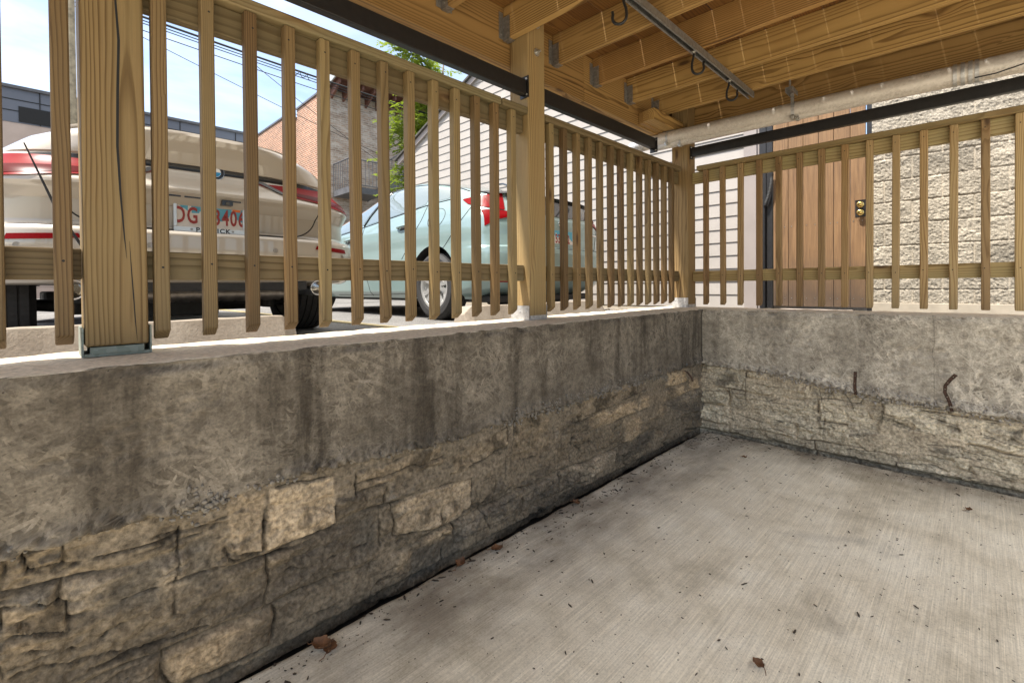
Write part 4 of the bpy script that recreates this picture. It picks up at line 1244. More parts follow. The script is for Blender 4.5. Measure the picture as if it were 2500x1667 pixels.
tr.box(XRr, -0.092, YW-0.032, YW+0.05, -0.10, 2.9)
tr.box(-0.0918, -0.0712, YW-0.012, YW+0.05, -0.10, 2.9)
tr.build('corner_trim', M['vinyl_trim'], house)
rk = MB()
sl = math.atan(0.405)
for (xa, za, xb, zb_) in ((XL-0.25, 2.80-0.10, XA, ZA+0.02), (XA, ZA+0.02, 0.1, 4.21-(0.1-XA)*0.52+0.03)):
    rk.prism([(xa, YW-0.055, za-0.055), (xb, YW-0.055, zb_-0.055), (xb, YW-0.055, zb_+0.045), (xa, YW-0.055, za+0.045)], (0, 0.05, 0))
rk.build('rake_trim', M['vinyl_trim'], house)
rf = MB()
for (xa, za, xb, zb_) in ((XL-0.30, 2.80-0.12, XA, ZA+0.02), (XA, ZA+0.02, 0.15, 4.21-(0.15-XA)*0.52+0.03)):
    rf.prism([(xa, YW-0.10, za+0.05), (xb, YW-0.10, zb_+0.05), (xb, YW-0.10, zb_+0.085), (xa, YW-0.10, za+0.085)], (0, 8.2, 0))
rf.build('roof', M['shingle'], house)
fd = MB(); fd.box(XL, XRr-0.02, YW-0.004, YW+0.018, -0.125, -0.055)
fd.build('foundation', M['conc_light'], house)

# =================================================================== GATE
gate = thing('board_gate', 'brown vertical board gate with brass locks in a black steel frame', 'gate', (0.43, YW, -0.03))
ge = [0.052, 0.187, 0.315, 0.440, 0.562, 0.687, 0.802]
tops = [1.86, 1.86, 1.86, 1.86, 1.79, 1.785]
for i in range(6):
    board('gate_board', M['composite'], gate, ge[i]+0.0022, ge[i+1]-0.0022, YW-0.002, YW+0.020, -0.028, tops[i], 0.002)
sc = MB()
for i in range(6):
    for zz in (0.05, 0.75, 1.70):
        for fx in (0.22, 0.78):
            sc.lathe([(0, 0.0055), (0.0015, 0.005), (0.0015, 0.0001)], (ge[i]+(ge[i+1]-ge[i])*fx, YW-0.002, zz), (0, -1, 0), 8)
sc.build('gate_screws', M['exhaust'], gate)
fr = MB()
fr.box(-0.066, -0.008, YW-0.020, YW+0.04, -0.11, 2.6)
fr.box(-0.006, 0.046, YW-0.010, YW+0.05, -0.06, 1.92)
fr.box(0.806, 0.8435, YW+0.022, YW+0.07, -0.10, 2.6)
fr.box(0.046, 0.806, YW+0.024, YW+0.06, 1.64, 1.70)
fr.build('gate_frame', M['black_steel'], gate)
lk = MB(); lk.box(0.725, 0.803, YW-0.006, YW-0.0025, 0.785, 0.935)
lp = lk.build('lock_plate', M['trim'], gate)
for zz in (0.893, 0.822):
    kb = MB(); kb.lathe([(0, 0.028), (0.006, 0.026), (0.010, 0.012), (0.022, 0.012), (0.028, 0.022), (0.045, 0.024), (0.052, 0.015), (0.053, 0.0001)], (0.764, YW-0.006, zz), (0, -1, 0), 20)
    kb.build('lock_knob', M['brass'], lp, smooth=True)
st = MB(); st.box(0.12, 0.71, YW-0.13, YW+0.14, -0.118, -0.052)
tag(st.build('gate_step', M['sill'], bevel=0.008), 'low pinkish concrete step in front of the brown gate', 'step')
cd = thing('flexible_conduit', 'ribbed grey flexible conduit on the black gate post', 'conduit', (0.03, YW-0.03, 0.95))
cpth = [Vector((0.052, YW-0.045, 1.27)), Vector((0.05, YW-0.05, 1.2)), Vector((0.038, YW-0.05, 1.12)), Vector((0.015, YW-0.05, 1.04)), Vector((-0.004, YW-0.045, 0.99))]
pp = []; rr_ = []
for i in range(len(cpth)-1):
    for k in range(12):
        pp.append(cpth[i].lerp(cpth[i+1], k/12)); rr_.append(0.0165 if k % 2 else 0.0135)
MB().tube(pp, rr_, 12).build('ribbed_hose', M['plastic'], cd)
cf = MB()
for q in (cpth[0], cpth[-1]):
    cf.lathe([(-0.014, 0.0001), (-0.014, 0.017), (0.014, 0.017), (0.014, 0.0001)], q, (0.15, 0, 1), 12)
cf.tube([(-0.004, YW-0.045, 0.99), (-0.02, YW-0.035, 0.96), (-0.022, YW-0.032, -0.1)], 0.011, 8)
cf.build('conduit_fitting', M['black_steel'], cd)

# =================================================================== SPLIT-FACE BLOCK BUILDING
blk = thing('block_building', 'cream split-face concrete block building right of the brown gate', 'building', (2.5, YW, ZG))
bx0 = 0.846
du = 0.0055
u = np.arange(bx0, 3.0, du); v = np.arange(0.014, 2.2, du)
Ug, Vg = np.meshgrid(u, v, indexing='ij')
rowh = 0.1875
row = np.floor((Vg-0.014+0.068)/rowh); fv = (Vg-0.014+0.068)-row*rowh
off = np.where(row % 2 == 0, 0.105, 0.29)
colm = np.floor((Ug-bx0+off)/0.375); fu = (Ug-bx0+off)-colm*0.375
hid = _hash(row, colm, 5)
dj = np.minimum(np.minimum(fv, rowh-fv), np.minimum(fu, 0.375-fu)*1.0)
face = sstep(0.002, 0.009, dj)
nz = fbm(Ug*48+hid*9, Vg*40+hid*5, 91, 3, 0.6); nz2 = fbm(Ug*95, Vg*85, 92, 2); nz3 = fbm(Ug*9+hid*20, Vg*9+hid*7, 93, 3)
f1b, _, _ = worley(Ug*62+2*nz3, Vg*52+2*nz, 94)
relb = face*(0.008 + 0.010*(nz-0.5) + 0.009*(nz2-0.5) + 0.010*(nz3-0.5) + 0.006*(0.5-f1b))
colb = np.ones(Ug.shape+(3,))*np.array((0.335, 0.305, 0.26))
colb *= (0.76+0.30*nz2+0.16*hid)[..., None]
stn = sstep(0.5, 0.75, fbm(Ug*1.7, Vg*2.5, 97, 4))*0.25
colb = colb*(1-stn[..., None])
mj = (1-face)
colb = colb*(1-mj[..., None]) + np.array((0.40, 0.36, 0.305))*mj[..., None]
P = np.stack([Ug, YW-relb, Vg], -1)
grid_mesh('block_facing', P[::-1], M['splitface'], blk, colb[::-1])
bb_ = MB(); bb_.box(bx0, 7.0, YW+0.03, 9.0, ZG-0.02, 4.2); bb_.box(3.0, 7.0, YW, YW+0.029, ZG-0.02, 4.2)
bb_.build('block_wall', M['conc_light'], blk)
fb = MB(); fb.box(bx0+0.002, 2.98, YW-0.022, YW+0.028, ZG-0.02, 0.018)
fb.build('foundation', M['conc_light'], blk, bevel=0.004)

# =================================================================== BRICK BUILDING
brk = thing('brick_building', 'two-storey brick building, orange side wall and worn painted rear wall with deep eaves', 'building', (-18, 6, ZG))
bx, by = -14.2, 3.45
w1 = MB()
w1.prism([(bx-0.01, by, ZG), (bx-0.01, by, 7.0), (-16.86, by, 6.93), (-16.86, by, 6.60), (-18.3, by, 6.62), (-18.32, by, 6.98), (-26.0, by, 7.02), (-26.0, by, ZG)], (0, 0.35, 0))
w1.build('side_wall', M['brick_red'], brk)
cp = MB()
for xa, xb, za, zb_ in ((bx+0.02, -16.88, 7.0, 6.93), (-16.86, -18.3, 6.60, 6.62), (-18.30, -26.0, 6.98, 7.02)):
    cp.prism([(xa, by-0.04, za), (xb, by-0.04, zb_), (xb, by-0.04, zb_+0.07), (xa, by-0.04, za+0.07)], (0, 0.42, 0))
cp.build('coping', M['grey_steel'], brk)
w2 = MB()
w2.box(bx-0.4, bx, by+0.002, 13.0, ZG, 6.97)
w2.build('rear_wall', M['brick_tan'], brk)
w3 = MB(); w3.box(-26, bx-0.41, by+0.36, 13.0, ZG, 6.5)
w3.build('roof', M['roof_grey'], brk)
ev = MB()
ev.prism([(bx-0.3, by+0.0, 6.96), (bx+0.72, by+0.0, 7.20), (bx+0.72, by+0.0, 7.26), (bx-0.3, by+0.0, 7.02)], (0, 9.0, 0))
ev.build('eaves', M['eave'], brk)
fx = MB(); fx.prism([(bx-0.3, by-0.05, 6.90), (bx+0.76, by-0.05, 7.16), (bx+0.76, by-0.05, 7.42), (bx-0.3, by-0.05, 7.18)], (0, 0.045, 0)); fx.box(bx+0.721, bx+0.76, by-0.004, by+9.0, 7.14, 7.42)
fx.build('fascia', M['fascia'], brk)
fx = MB(); fx.prism([(bx-0.3, by, 7.02+0.001), (bx+0.72, by, 7.261), (bx+0.72, by, 7.40), (bx-0.3, by, 7.16)], (0, 9.0, 0)); fx.build('eave_roof', M['roof_grey'], brk)
er = MB()
for k in range(20):
    y = by+0.1+0.42*k
    er.prism([(bx-0.05, y, 6.62), (bx+0.66, y, 7.0), (bx+0.66, y, 7.2), (bx-0.05, y, 6.96)], (0, 0.07, 0))
er.build('eave_rafters', M['eave'], brk)
gt = MB(); gt.tube([(bx+0.78, by-0.02, 7.33), (bx+0.78, by+9, 7.33)], 0.07, 10)
gt.build('gutter', M['light_steel'], brk)
dp = MB(); dp.box(bx+0.66, bx+0.76, by+0.52, by+0.62, 0, 7.25)
dp.build('downpipe', M['light_steel'], brk)
dp = MB(); dp.box(bx+0.66, bx+0.76, by+2.62, by+2.72, 0, 7.25)
dp.build('downpipe', M['light_steel'], brk)
vt = MB(); vt.lathe([(0, 0.16), (0.30, 0.16), (0.30, 0.22), (0.62, 0.22), (0.62, 0.17), (0.66, 0.0001)], (bx-0.35, by+0.35, 7.05), (0, 0, 1), 16)
vt.build('roof_vent', M['light_steel'], brk, smooth=False)
wd = MB(); wd.box(-19.55, -18.75, by-0.03, by-0.001, 3.4, 5.15)
wf = wd.build('window', M['white'], brk)
wg = MB(); wg.box(-19.48, -18.82, by-0.036, by-0.031, 3.48, 5.07)
wg.build('pane', M['glass'], wf)
# outside stair
stair = thing('outside_stair', 'dark steel stair and landing on the rear wall of the brick building', 'stair', (bx+0.7, 5.0, ZG))
ld = MB(); ld.box(bx+0.02, bx+1.25, by+0.15, by+1.35, 3.30, 3.50)
ld.build('landing', M['grey_steel'], stair)
sm_ = MB()
def flight(xa, ya, za, yb, zb_, width=0.9):
    for dx in (0, width):
        sm_.prism([(xa+dx, ya, za-0.2), (xa+dx, yb, zb_-0.2), (xa+dx, yb, zb_+0.05), (xa+dx, ya, za+0.05)], (0.05, 0, 0))
    n = 12
    for k in range(n):
        t = (k+0.5)/n
        sm_.box(xa, xa+width, ya+(yb-ya)*t-0.13, ya+(yb-ya)*t+0.13, za+(zb_-za)*t-0.05, za+(zb_-za)*t)
flight(bx+0.12, by+1.35, 3.45, by+4.4, 5.7)
flight(bx+1.1, by+1.4, 3.30, by+4.6, 0.9)
sm_.build('stair_flight', M['grey_steel'], stair)
rl = MB()
def rail_run(xx, ya, za, yb, zb_, h=0.95, n=14):
    rl.tube([(xx, ya, za+h), (xx, yb, zb_+h)], 0.024, 6); rl.tube([(xx, ya, za+0.12), (xx, yb, zb_+0.12)], 0.018, 6)
    for k in range(n+1):
        t = k/n
        rl.tube([(xx, ya+(yb-ya)*t, za+(zb_-za)*t+0.1), (xx, ya+(yb-ya)*t, za+(zb_-za)*t+h)], 0.011, 5)
rail_run(bx+1.25, by+0.15, 3.45, by+1.35, 3.45, 0.95, 9)
rl.tube([(bx+0.05, by+0.15, 4.4), (bx+1.25, by+0.15, 4.4)], 0.024, 6)
for k in range(10): rl.tube([(bx+0.05+0.13*k, by+0.15, 3.5), (bx+0.05+0.13*k, by+0.15, 4.4)], 0.011, 5)
rail_run(bx+1.05, by+1.4, 3.5, by+4.4, 5.75, 0.9, 22)
rail_run(bx+2.02, by+1.4, 3.3, by+4.6, 0.9, 0.9, 22)
rl.build('stair_railing', M['grey_steel'], stair)

# =================================================================== GREY MODERN BLOCK, FAR STREET
gb = thing('modern_building', 'long low building in blue grey cladding over pink stucco, beyond the white car', 'building', (-27, -5, ZG))
q = MB(); q.box(-30, -26, -26, 4.3, 6.95, 8.30); q.build('cladding', M['panel'], gb)
q = MB()
for zz in (7.4, 7.85): q.box(-25.998, -25.98, -26, 4.3, zz, zz+0.03)
for yy in np.arange(-25, 4, 2.4): q.box(-25.998, -25.975, yy, yy+0.03, 6.95, 8.3)
q.build('cladding_joints', M['gap'], gb)
q = MB(); q.box(-30, -25.9, -26.1, 4.4, 8.301, 8.42); q.build('parapet', M['grey_steel'], gb)
q = MB(); q.box(-30, -26.02, -26, 4.3, ZG, 6.949); q.build('stucco_wall', M['stucco'], gb)
for k in range(8):
    y = -24+3.4*k
    f = MB().box(-26.02, -25.96, y, y+1.5, 4.6, 6.4).build('window', M['white'], gb)
    MB().box(-25.96, -25.955, y+0.07, y+1.43, 4.67, 6.33).build('pane', M['glass'], f)
q = MB(); q.box(-25.999, -25.97, -4.0, -2.4, 7.0, 7.62); q.build('recess_panel', M['gap'], gb)
q = MB()
q.box(-27.5, -27, -3.4, 4.2, 8.42, 8.66)
q.build('roof_screen', M['panel'], gb)
fbd = thing('pale_roofed_building', 'distant pale roofed building left of the brick building', 'building', (-33, 7, ZG))
q = MB(); q.box(-38, -31, 4.6, 12, ZG, 8.9); q.build('wall', M['stucco'], fbd)
q = MB(); q.prism([(-31, 4.4, 8.9), (-38, 4.4, 8.9), (-34.5, 4.4, 9.9)], (0, 7.8, 0)); q.build('roof', M['roof_grey'], fbd)

# utility pole and wires
pole = thing('utility_pole', 'weathered wooden utility pole rising behind the white car', 'utility pole', (-9.0, -3.145, ZG))
MB().tube([(-9.0, -3.145, ZG), (-9.0, -3.145, 4), (-9.0, -3.14, 10.5)], [0.06, 0.055, 0.05], 14).build('pole_shaft', M['pale_wood'], pole, smooth=True)
q = MB(); q.box(-9.06, -8.94, -4.2, -2.1, 9.6, 9.72); q.build('crossarm', M['pale_wood'], pole)
def wire(y0, z0, y1, z1, sag, r, label, x0=-9.0, x1=-9.0):
    pts = []
    for k in range(25):
        t = k/24
        pts.append((x0+(x1-x0)*t, y0+(y1-y0)*t, z0+(z1-z0)*t-sag*4*t*(1-t)))
    o = MB().tube(pts, r, 6).build('overhead_wire', M['cable'])
    tag(o, label, 'wire', 'overhead wires across the car park')
wire(-9.5, 5.50, 9.0, 4.84, 0.24, 0.020, 'thickest overhead cable, uppermost of the bundle in front of the brick building')
wire(-9.5, 5.46, 9.0, 4.79, 0.26, 0.009, 'thin overhead wire running just under the thickest cable')
wire(-9.5, 5.42, 9.0, 4.70, 0.25, 0.008, 'thin overhead wire, lowest of the close bundle')
wire(-9.5, 5.36, 9.0, 4.45, 0.24, 0.008, 'lone overhead wire sagging well below the bundle')
wire(-3.1, 4.9, 6.0, 2.7, 0.1, 0.006, 'thin wire dropping steeply towards the brick building stair')
wire(-0.6, 4.88, 2.6, 3.2, 0.05, 0.006, 'short thin wire dropping from the bundle before the orange brick wall')
wire(-6.0, 8.4, 3.6, 6.0, 0.1, 0.008, 'high thin wire seen between the black bar and the railing cap', -7.5, -7.5)
bm_ = MB()
for k in range(26):
    a = k*0.9
    bm_.tube([(-9.0+0.05*math.cos(a), 0.15+0.045*k*0.5, 4.89-0.002*k+0.06*math.sin(a)), (-9.0+0.05*math.cos(a+.9), 0.15+0.045*(k+1)*0.5, 4.89-0.002*k+0.06*math.sin(a+.9))], 0.007, 5)
tag(bm_.build('cable_splice', M['cable']), 'tangled splice of cable loops on the overhead bundle', 'cable splice')

# =================================================================== TREE
tree = thing('leafy_tree', 'bright yellow-green leafy tree behind the left end of the sided house', 'tree', (-9.05, 4.15, ZG))
rt_ = random.Random(8)
TX, TY = -9.05, 4.15
tk = MB()
tk.tube([(TX, TY, ZG), (TX+0.05, TY, 1.5), (TX-0.05, TY-0.05, 3.0), (TX+0.1, TY, 4.6), (TX+0.25, TY+0.1, 6.2)], [0.16, 0.13, 0.10, 0.06, 0.02], 10)
tips = []
for k in range(40):
    z0 = rt_.uniform(2.2, 6.0)
    a = rt_.uniform(0, 2*math.pi); L = rt_.uniform(0.6, 1.25)
    s = Vector((TX+0.02*z0, TY, z0)); d = Vector((math.cos(a), math.sin(a), rt_.uniform(0.05, 0.7)))
    p1_ = s+d*L*0.5+Vector((0, 0, 0.1)); p2_ = s+d*L
    tk.tube([s, p1_, p2_], [0.03, 0.018, 0.006], 5)
    tips += [s.lerp(p2_, t) for t in (0.3, 0.55, 0.8, 1.0)]
tk.build('trunk', M['bark'], tree, smooth=True)
lv = MB()
for k in range(2300):
    c = rt_.choice(tips) + Vector((rt_.gauss(0, .22), rt_.gauss(0, .22), rt_.gauss(0, .2)))
    ax = Vector((rt_.uniform(-1, 1), rt_.uniform(-1, 1), rt_.uniform(-.6, .3))).normalized()
    sd_ = ax.cross(Vector((0, 0, 1))).normalized()
    for j in range(9):                                   # one compound leaf: leaflets either side of a stalk
        for s_ in (-1, 1):
            b0 = c+ax*(0.04*j); L = rt_.uniform(0.07, 0.115)
            dr = (sd_*s_+ax*0.5+Vector((0, 0, rt_.uniform(-.5, .1)))).normalized()
            wd_ = dr.cross(Vector((rt_.uniform(-.4, .4), rt_.uniform(-.4, .4), 1))).normalized()*L*0.24
            lv.add([b0, b0+dr*L*0.5+wd_, b0+dr*L, b0+dr*L*0.5-wd_], [(0, 1, 2, 3)])
lv.build('crown', M['leaf'], tree, fixn=False)

# =================================================================== WHEEL STOPS
def stop(y0, y1, x, label, chip):
    mb = MB()
    n = 30
    prof = [(-0.10, 0.0), (-0.085, 0.10), (-0.05, 0.182), (0.045, 0.185), (0.09, 0.09), (0.105, 0.0)]
    rg = random.Random(int(y0*100))
    rows = []
    for i in range(n+1):
        y = y0+(y1-y0)*i/n
        e_ = chip if i in (0,) or i == n else 0
        rows.append([(x+px*(0.85 if e_ else 1)+rg.uniform(-.002, .002), y, ZG+pz*(0.72 if e_ else 1)+rg.uniform(-.002, .002)) for px, pz in prof])
    mb.grid(rows)
    m0 = len(prof)
    mb.f.append(tuple(range(m0))); mb.m.append(0)
    mb.f.append(tuple(n*m0+k for k in range(m0))); mb.m.append(0)
    return tag(mb.build('wheel_stop', M['precast'], bevel=0.004, seg=1), label, 'wheel stop', 'concrete wheel stops')
stop(-4.55, -2.745, -0.82, 'long concrete wheel stop behind the white car, below the cracked post', 1)
stop(-1.70, -0.15, -0.84, 'concrete wheel stop with a chipped end behind the mint car', 1)
# thin dark rod leaning up beside the white car's tail light
tag(MB().tube([(-0.98, -3.28, ZG+0.1), (-1.02, -3.545, 0.5), (-1.03, -3.63, 0.745)], [0.006, 0.005, 0.0025], 7).build('thin_rod', M['cable']), 'thin black rod leaning in front of the white car tail light', 'rod')

# =================================================================== CARS
class Body:
    """car shell made of plan outlines stacked by height; tables give the rear end, nose and half width per height"""
    def __init__(s, yc, rear, nose, half, D, n=3.0, Df=1.1):
        s.yc = yc; s.rear = rear; s.nose = nose; s.half = half; s.D = D; s.n = n; s.Df = Df
    @staticmethod
    def _i(tab, z):
        xs = [a for a, _ in tab]; ys = [b for _, b in tab]
        return float(np.interp(z, xs, ys))
    def xr(s, z): return s._i(s.rear, z)
    def xf(s, z): return s._i(s.nose, z)
    def W(s, z): return s._i(s.half, z)
    def d(s, z): return min(s._i(s.D, z), 0.48*(s.xr(z)-s.xf(z)))
    def df(s, z): return min(s.Df, 0.48*(s.xr(z)-s.xf(z)))
    def ring(s, z):
        xr, xf, W, D, Df, n = s.xr(z), s.xf(z), s.W(z), s.d(z), s.df(z), s.n
        half = []
        for k in range(25):
            t = math.pi/2*k/24
            half.append((xr-D+D*max(math.cos(t), 0)**(2/n), W*math.sin(t)**(2/n)))
        m = 40
        for k in range(1, m): half.append((xr-D+(xf+Df-(xr-D))*k/m, W))
        for k in range(19):
            t = math.pi/2*(1-k/18)
            half.append((xf+Df-Df*max(math.cos(t), 0)**(2/n), W*math.sin(t)**(2/n)))
        full = [(x, s.yc+y, z) for x, y in half] + [(x, s.yc-y, z) for x, y in half[-2:0:-1]]
        return full
    def rear_x(s, y, z):
        u_ = min(abs(y-s.yc)/s.W(z), 0.9995)
        return s.xr(z)-s.d(z)+s.d(z)*(1-u_**s.n)**(1/s.n)
    def side_y(s, x, z):
        D, Df = s.d(z), s.df(z)
        W = s.W(z)
        t = 0
        if x > s.xr(z)-D: t = (x-(s.xr(z)-D))/D
        elif x < s.xf(z)+Df: t = ((s.xf(z)+Df)-x)/Df
        t = min(max(t, 0), 0.9995)
        return W*(1-t**s.n)**(1/s.n)
    def shell(s, z0, z1, nz, mat, parent, arches=(), lining=None):
        zs = sorted(set(list(np.linspace(z0, z1, nz)) + [a for a, _ in s.rear if z0 < a < z1]))
        mb = MB()
        rows = [s.ring(z) for z in zs]
        mb.grid(np.array(rows).transpose(1, 0, 2), closed_u=True)
        nv = len(zs); nu = len(rows[0])
        mb.f.append(tuple(i*nv for i in range(nu))); mb.m.append(0)
        mb.f.append(tuple(i*nv+nv-1 for i in range(nu))); mb.m.append(0)
        o = mb.build('car_body', [mat, lining or mat], parent, smooth=True)
        if arches:
            for c, r, sgn in arches:
                cb_ = MB()
                yy = s.yc + sgn*(s.W(c[1]+0.1)-0.27)
                cb_.lathe([(-0.001, 0.0001), (0, r), (0.5, r), (0.501, 0.0001)], (c[0], yy, c[1]), (0, sgn, 0), 48)
                co = cb_.build('cutter', lining or mat)
                bpy.context.view_layer.update()
                md = o.modifiers.new('arch', 'BOOLEAN'); md.operation = 'DIFFERENCE'; md.object = co; md.solver = 'EXACT'
                try: md.material_mode = 'TRANSFER'
                except Exception: pass
                bpy.context.view_layer.update()
                dg = bpy.context.evaluated_depsgraph_get()
                me = bpy.data.meshes.new_from_object(o.evaluated_get(dg))
                o.modifiers.clear(); o.data = me
                bpy.data.objects.remove(co)
            try: o.data.set_sharp_from_angle(angle=R(38))
            except Exception: pass
        else:
            try: o.data.set_sharp_from_angle(angle=R(50))
            except Exception: pass
        return o
def resample(pl, n):
    pl = np.array(pl, float)
    t = np.concatenate([[0], np.cumsum(np.hypot(*np.diff(pl, axis=0).T))]); t /= t[-1]
    q = np.linspace(0, 1, n)
    return np.stack([np.interp(q, t, pl[:, 0]), np.interp(q, t, pl[:, 1])], -1)
def patch(body, mode, top, bot, name, mat, parent, off=0.004, depth=0.02, nu=26, nv=8, side=-1):
    """panel following the shell; outlines in (y, z) for the rear, (x, z) for a side"""
    T = resample(top, nu); B = resample(bot, nu)
    def pt(a, z, o):
        if mode == 'rear': return (body.rear_x(body.yc+a, z)+o, body.yc+a, z)
        return (a, body.yc+side*(body.side_y(a, z)+o), z)
    out_ = []; inn = []
    for i in range(nu):
        ro = []
        for j in range(nv):
            q = B[i]*(1-j/(nv-1))+T[i]*(j/(nv-1))
            ro.append((q[0], q[1]))
        out_.append(ro)
    mb = MB()
    mb.grid([[pt(a, z, off) for a, z in r] for r in out_])
    loop = [out_[i][0] for i in range(nu)] + [out_[nu-1][j] for j in range(1, nv)] + [out_[i][nv-1] for i in range(nu-2, -1, -1)] + [out_[0][j] for j in range(nv-2, 0, -1)]
    n = len(loop)
    b = len(mb.v)
    mb.v += [pt(a, z, off) for a, z in loop] + [pt(a, z, -depth) for a, z in loop]
    for i in range(n):
        mb.f.append((b+i, b+(i+1) % n, b+n+(i+1) % n, b+n+i)); mb.m.append(0)
    o = mb.build(name, mat, parent, smooth=True, fixn=True)
    try: o.data.set_sharp_from_angle(angle=R(50))
    except Exception: pass
    return o
def seam(body, mode, pts, name, mat, parent, r=0.004, side=-1, n=40, off=0.0):
    pts = [tuple(q_) for q_ in pts]
    for _ in range(3):                      # round the corners off
        pts = [pts[0]] + [tuple(np.array(pts[i])*(1-t)+np.array(pts[i+1])*t) for i in range(len(pts)-1) for t in (0.25, 0.75)] + [pts[-1]]
    P_ = resample(pts, n)
    q = []
    for a, z in P_:
        q.append((body.rear_x(body.yc+a, z)+off, body.yc+a, z) if mode == 'rear' else (a, body.yc+side*(body.side_y(a, z)+off), z))
    return MB().tube(q, r, 6).build(name, mat, parent, smooth=True)
def wheel(parent, x, y, rad, width, sgn, spokes, treads=True):
    z = ZG+rad
    t = bpy.data.objects.new('wheel', None)
    mb = MB()
    h = width/2
    prof = [(-h+0.01, rad*0.66), (-h, rad*0.74), (-h, rad*0.88), (-h+0.022, rad*0.965)]
    k = 5
    inner = width-0.05
    for i in range(k):
        a = -h+0.025+inner*i/k; b = a+inner/k
        prof += [(a+0.002, rad), (b-0.007, rad), (b-0.006, rad-0.008), (b-0.0005, rad-0.008)]
    prof += [(h-0.022, rad*0.965), (h, rad*0.88), (h, rad*0.74), (h-0.01, rad*0.66)]
    prof = [(a*1.0, b) for a, b in prof]
    mb.lathe(prof, (x, y, z), (0, sgn, 0), 56)
    ty = mb.build('wheel', M['tyre'], parent, smooth=False)
    bpy.data.objects.remove(t)
    rm = MB()
    rm.lathe([(-h+0.02, rad*0.665), (h-0.02, rad*0.665), (h-0.008, rad*0.66), (h-0.012, rad*0.60), (h-0.05, rad*0.57), (h-0.06, rad*0.30), (h-0.05, rad*0.12), (h-0.02, rad*0.12), (h-0.015, rad*0.10), (h-0.015, 0.0001)], (x, y, z), (0, sgn, 0), 48, 1)
    rm.m = [0]*len(rm.m)
    o_ = Vector((x, y, z))
    for sp in range(spokes):
        for ds in (-0.10, 0.10):
            a = 2*math.pi*sp/spokes+ds*1.1
            a2 = 2*math.pi*sp/spokes+ds*2.1
            d0 = Vector((math.cos(a), 0, math.sin(a))); d1 = Vector((math.cos(a2), 0, math.sin(a2)))
            pa = o_+d0*rad*0.10+Vector((0, sgn*(h-0.018), 0)); pb = o_+d1*rad*0.62+Vector((0, sgn*(h-0.016), 0))
            tng = (pb-pa).normalized().cross(Vector((0, 1, 0)))
            wa, wb = 0.016, 0.020
            vs = [pa-tng*wa, pa+tng*wa, pb+tng*wb, pb-tng*wb]
            dn = Vector((0, -sgn*0.03, 0))
            rm.add(vs+[q+dn for q in vs], [(0, 1, 2, 3), (7, 6, 5, 4), (0, 4, 5, 1), (1, 5, 6, 2), (2, 6, 7, 3), (3, 7, 4, 0)], 0)
    rm.build('rim', M['alloy'], ty)
    bk = MB(); bk.lathe([(h-0.075, 0.0001), (h-0.075, rad*0.60)], (x, y, z), (0, sgn, 0), 40)
    bk.build('brake_disc', M['plastic'], ty)
    return ty
FACE_X = Matrix(((0, 0, 1, 0), (1, 0, 0, 0), (0, 1, 0, 0), (0, 0, 0, 1)))     # lettering facing +X
def on_rear(y, z, x, yaw=0.0, pitch=0.0):
    return Matrix.Translation((x, y, z)) @ Matrix.Rotation(yaw, 4, 'Z') @ Matrix.Rotation(pitch, 4, 'Y') @ FACE_X

# ---- white saloon seen from behind
YB = -2.96
Zc = lambda z: z+ZG
car1 = thing('parked_car', 'pearl white saloon seen from its tail with number plate showing, behind the near railing', 'car', (-3.6, YB, ZG))
rear1 = [(0.335, -1.29), (0.345, -1.235), (0.36, -1.215), (0.40, -1.205), (0.50, -1.190), (0.572, -1.192), (0.588, -1.205), (0.597, -1.285), (0.605, -1.315), (0.62, -1.325), (0.72, -1.318), (0.765, -1.270), (0.782, -1.238), (0.80, -1.240), (0.86, -1.292), (0.89, -1.312), (0.905, -1.318), (0.928, -1.318), (0.935, -1.305), (0.99, -1.285), (1.04, -1.262), (1.066, -1.254), (1.085, -1.262), (1.094, -1.32), (1.105, -1.62), (1.20, -2.0), (1.32, -2.45), (1.42, -2.95), (1.455, -3.5)]
nose1 = [(0.28, -5.9), (0.5, -6.1), (0.75, -6.05), (0.9, -5.8), (1.0, -5.0), (1.1, -4.75), (1.3, -4.35), (1.42, -3.95), (1.455, -3.6)]
half1 = [(0.28, 0.84), (0.36, 0.885), (0.5, 0.915), (0.60, 0.905), (0.76, 0.90), (0.84, 0.895), (0.90, 0.84), (0.94, 0.80), (0.975, 0.755), (1.02, 0.695), (1.056, 0.60), (1.08, 0.52), (1.10, 0.62), (1.2, 0.66), (1.35, 0.58), (1.455, 0.42)]
sh = lambda tab: [(a+ZG, b) for a, b in tab]
b1 = Body(YB, sh(rear1), sh(nose1), sh(half1), [(-1, 0.66), (2, 0.66)], 2.95)
AX1 = -2.20
b1.shell(Zc(0.336), Zc(1.455), 70, M['paint_white'], car1, [((AX1, ZG+0.34), 0.385, 1), ((AX1, ZG+0.34), 0.385, -1), ((AX1-2.97, ZG+0.34), 0.385, 1), ((AX1-2.97, ZG+0.34), 0.385, -1)], M['plastic'])
zz_ = lambda pts: [(a, Zc(b)) for a, b in pts]
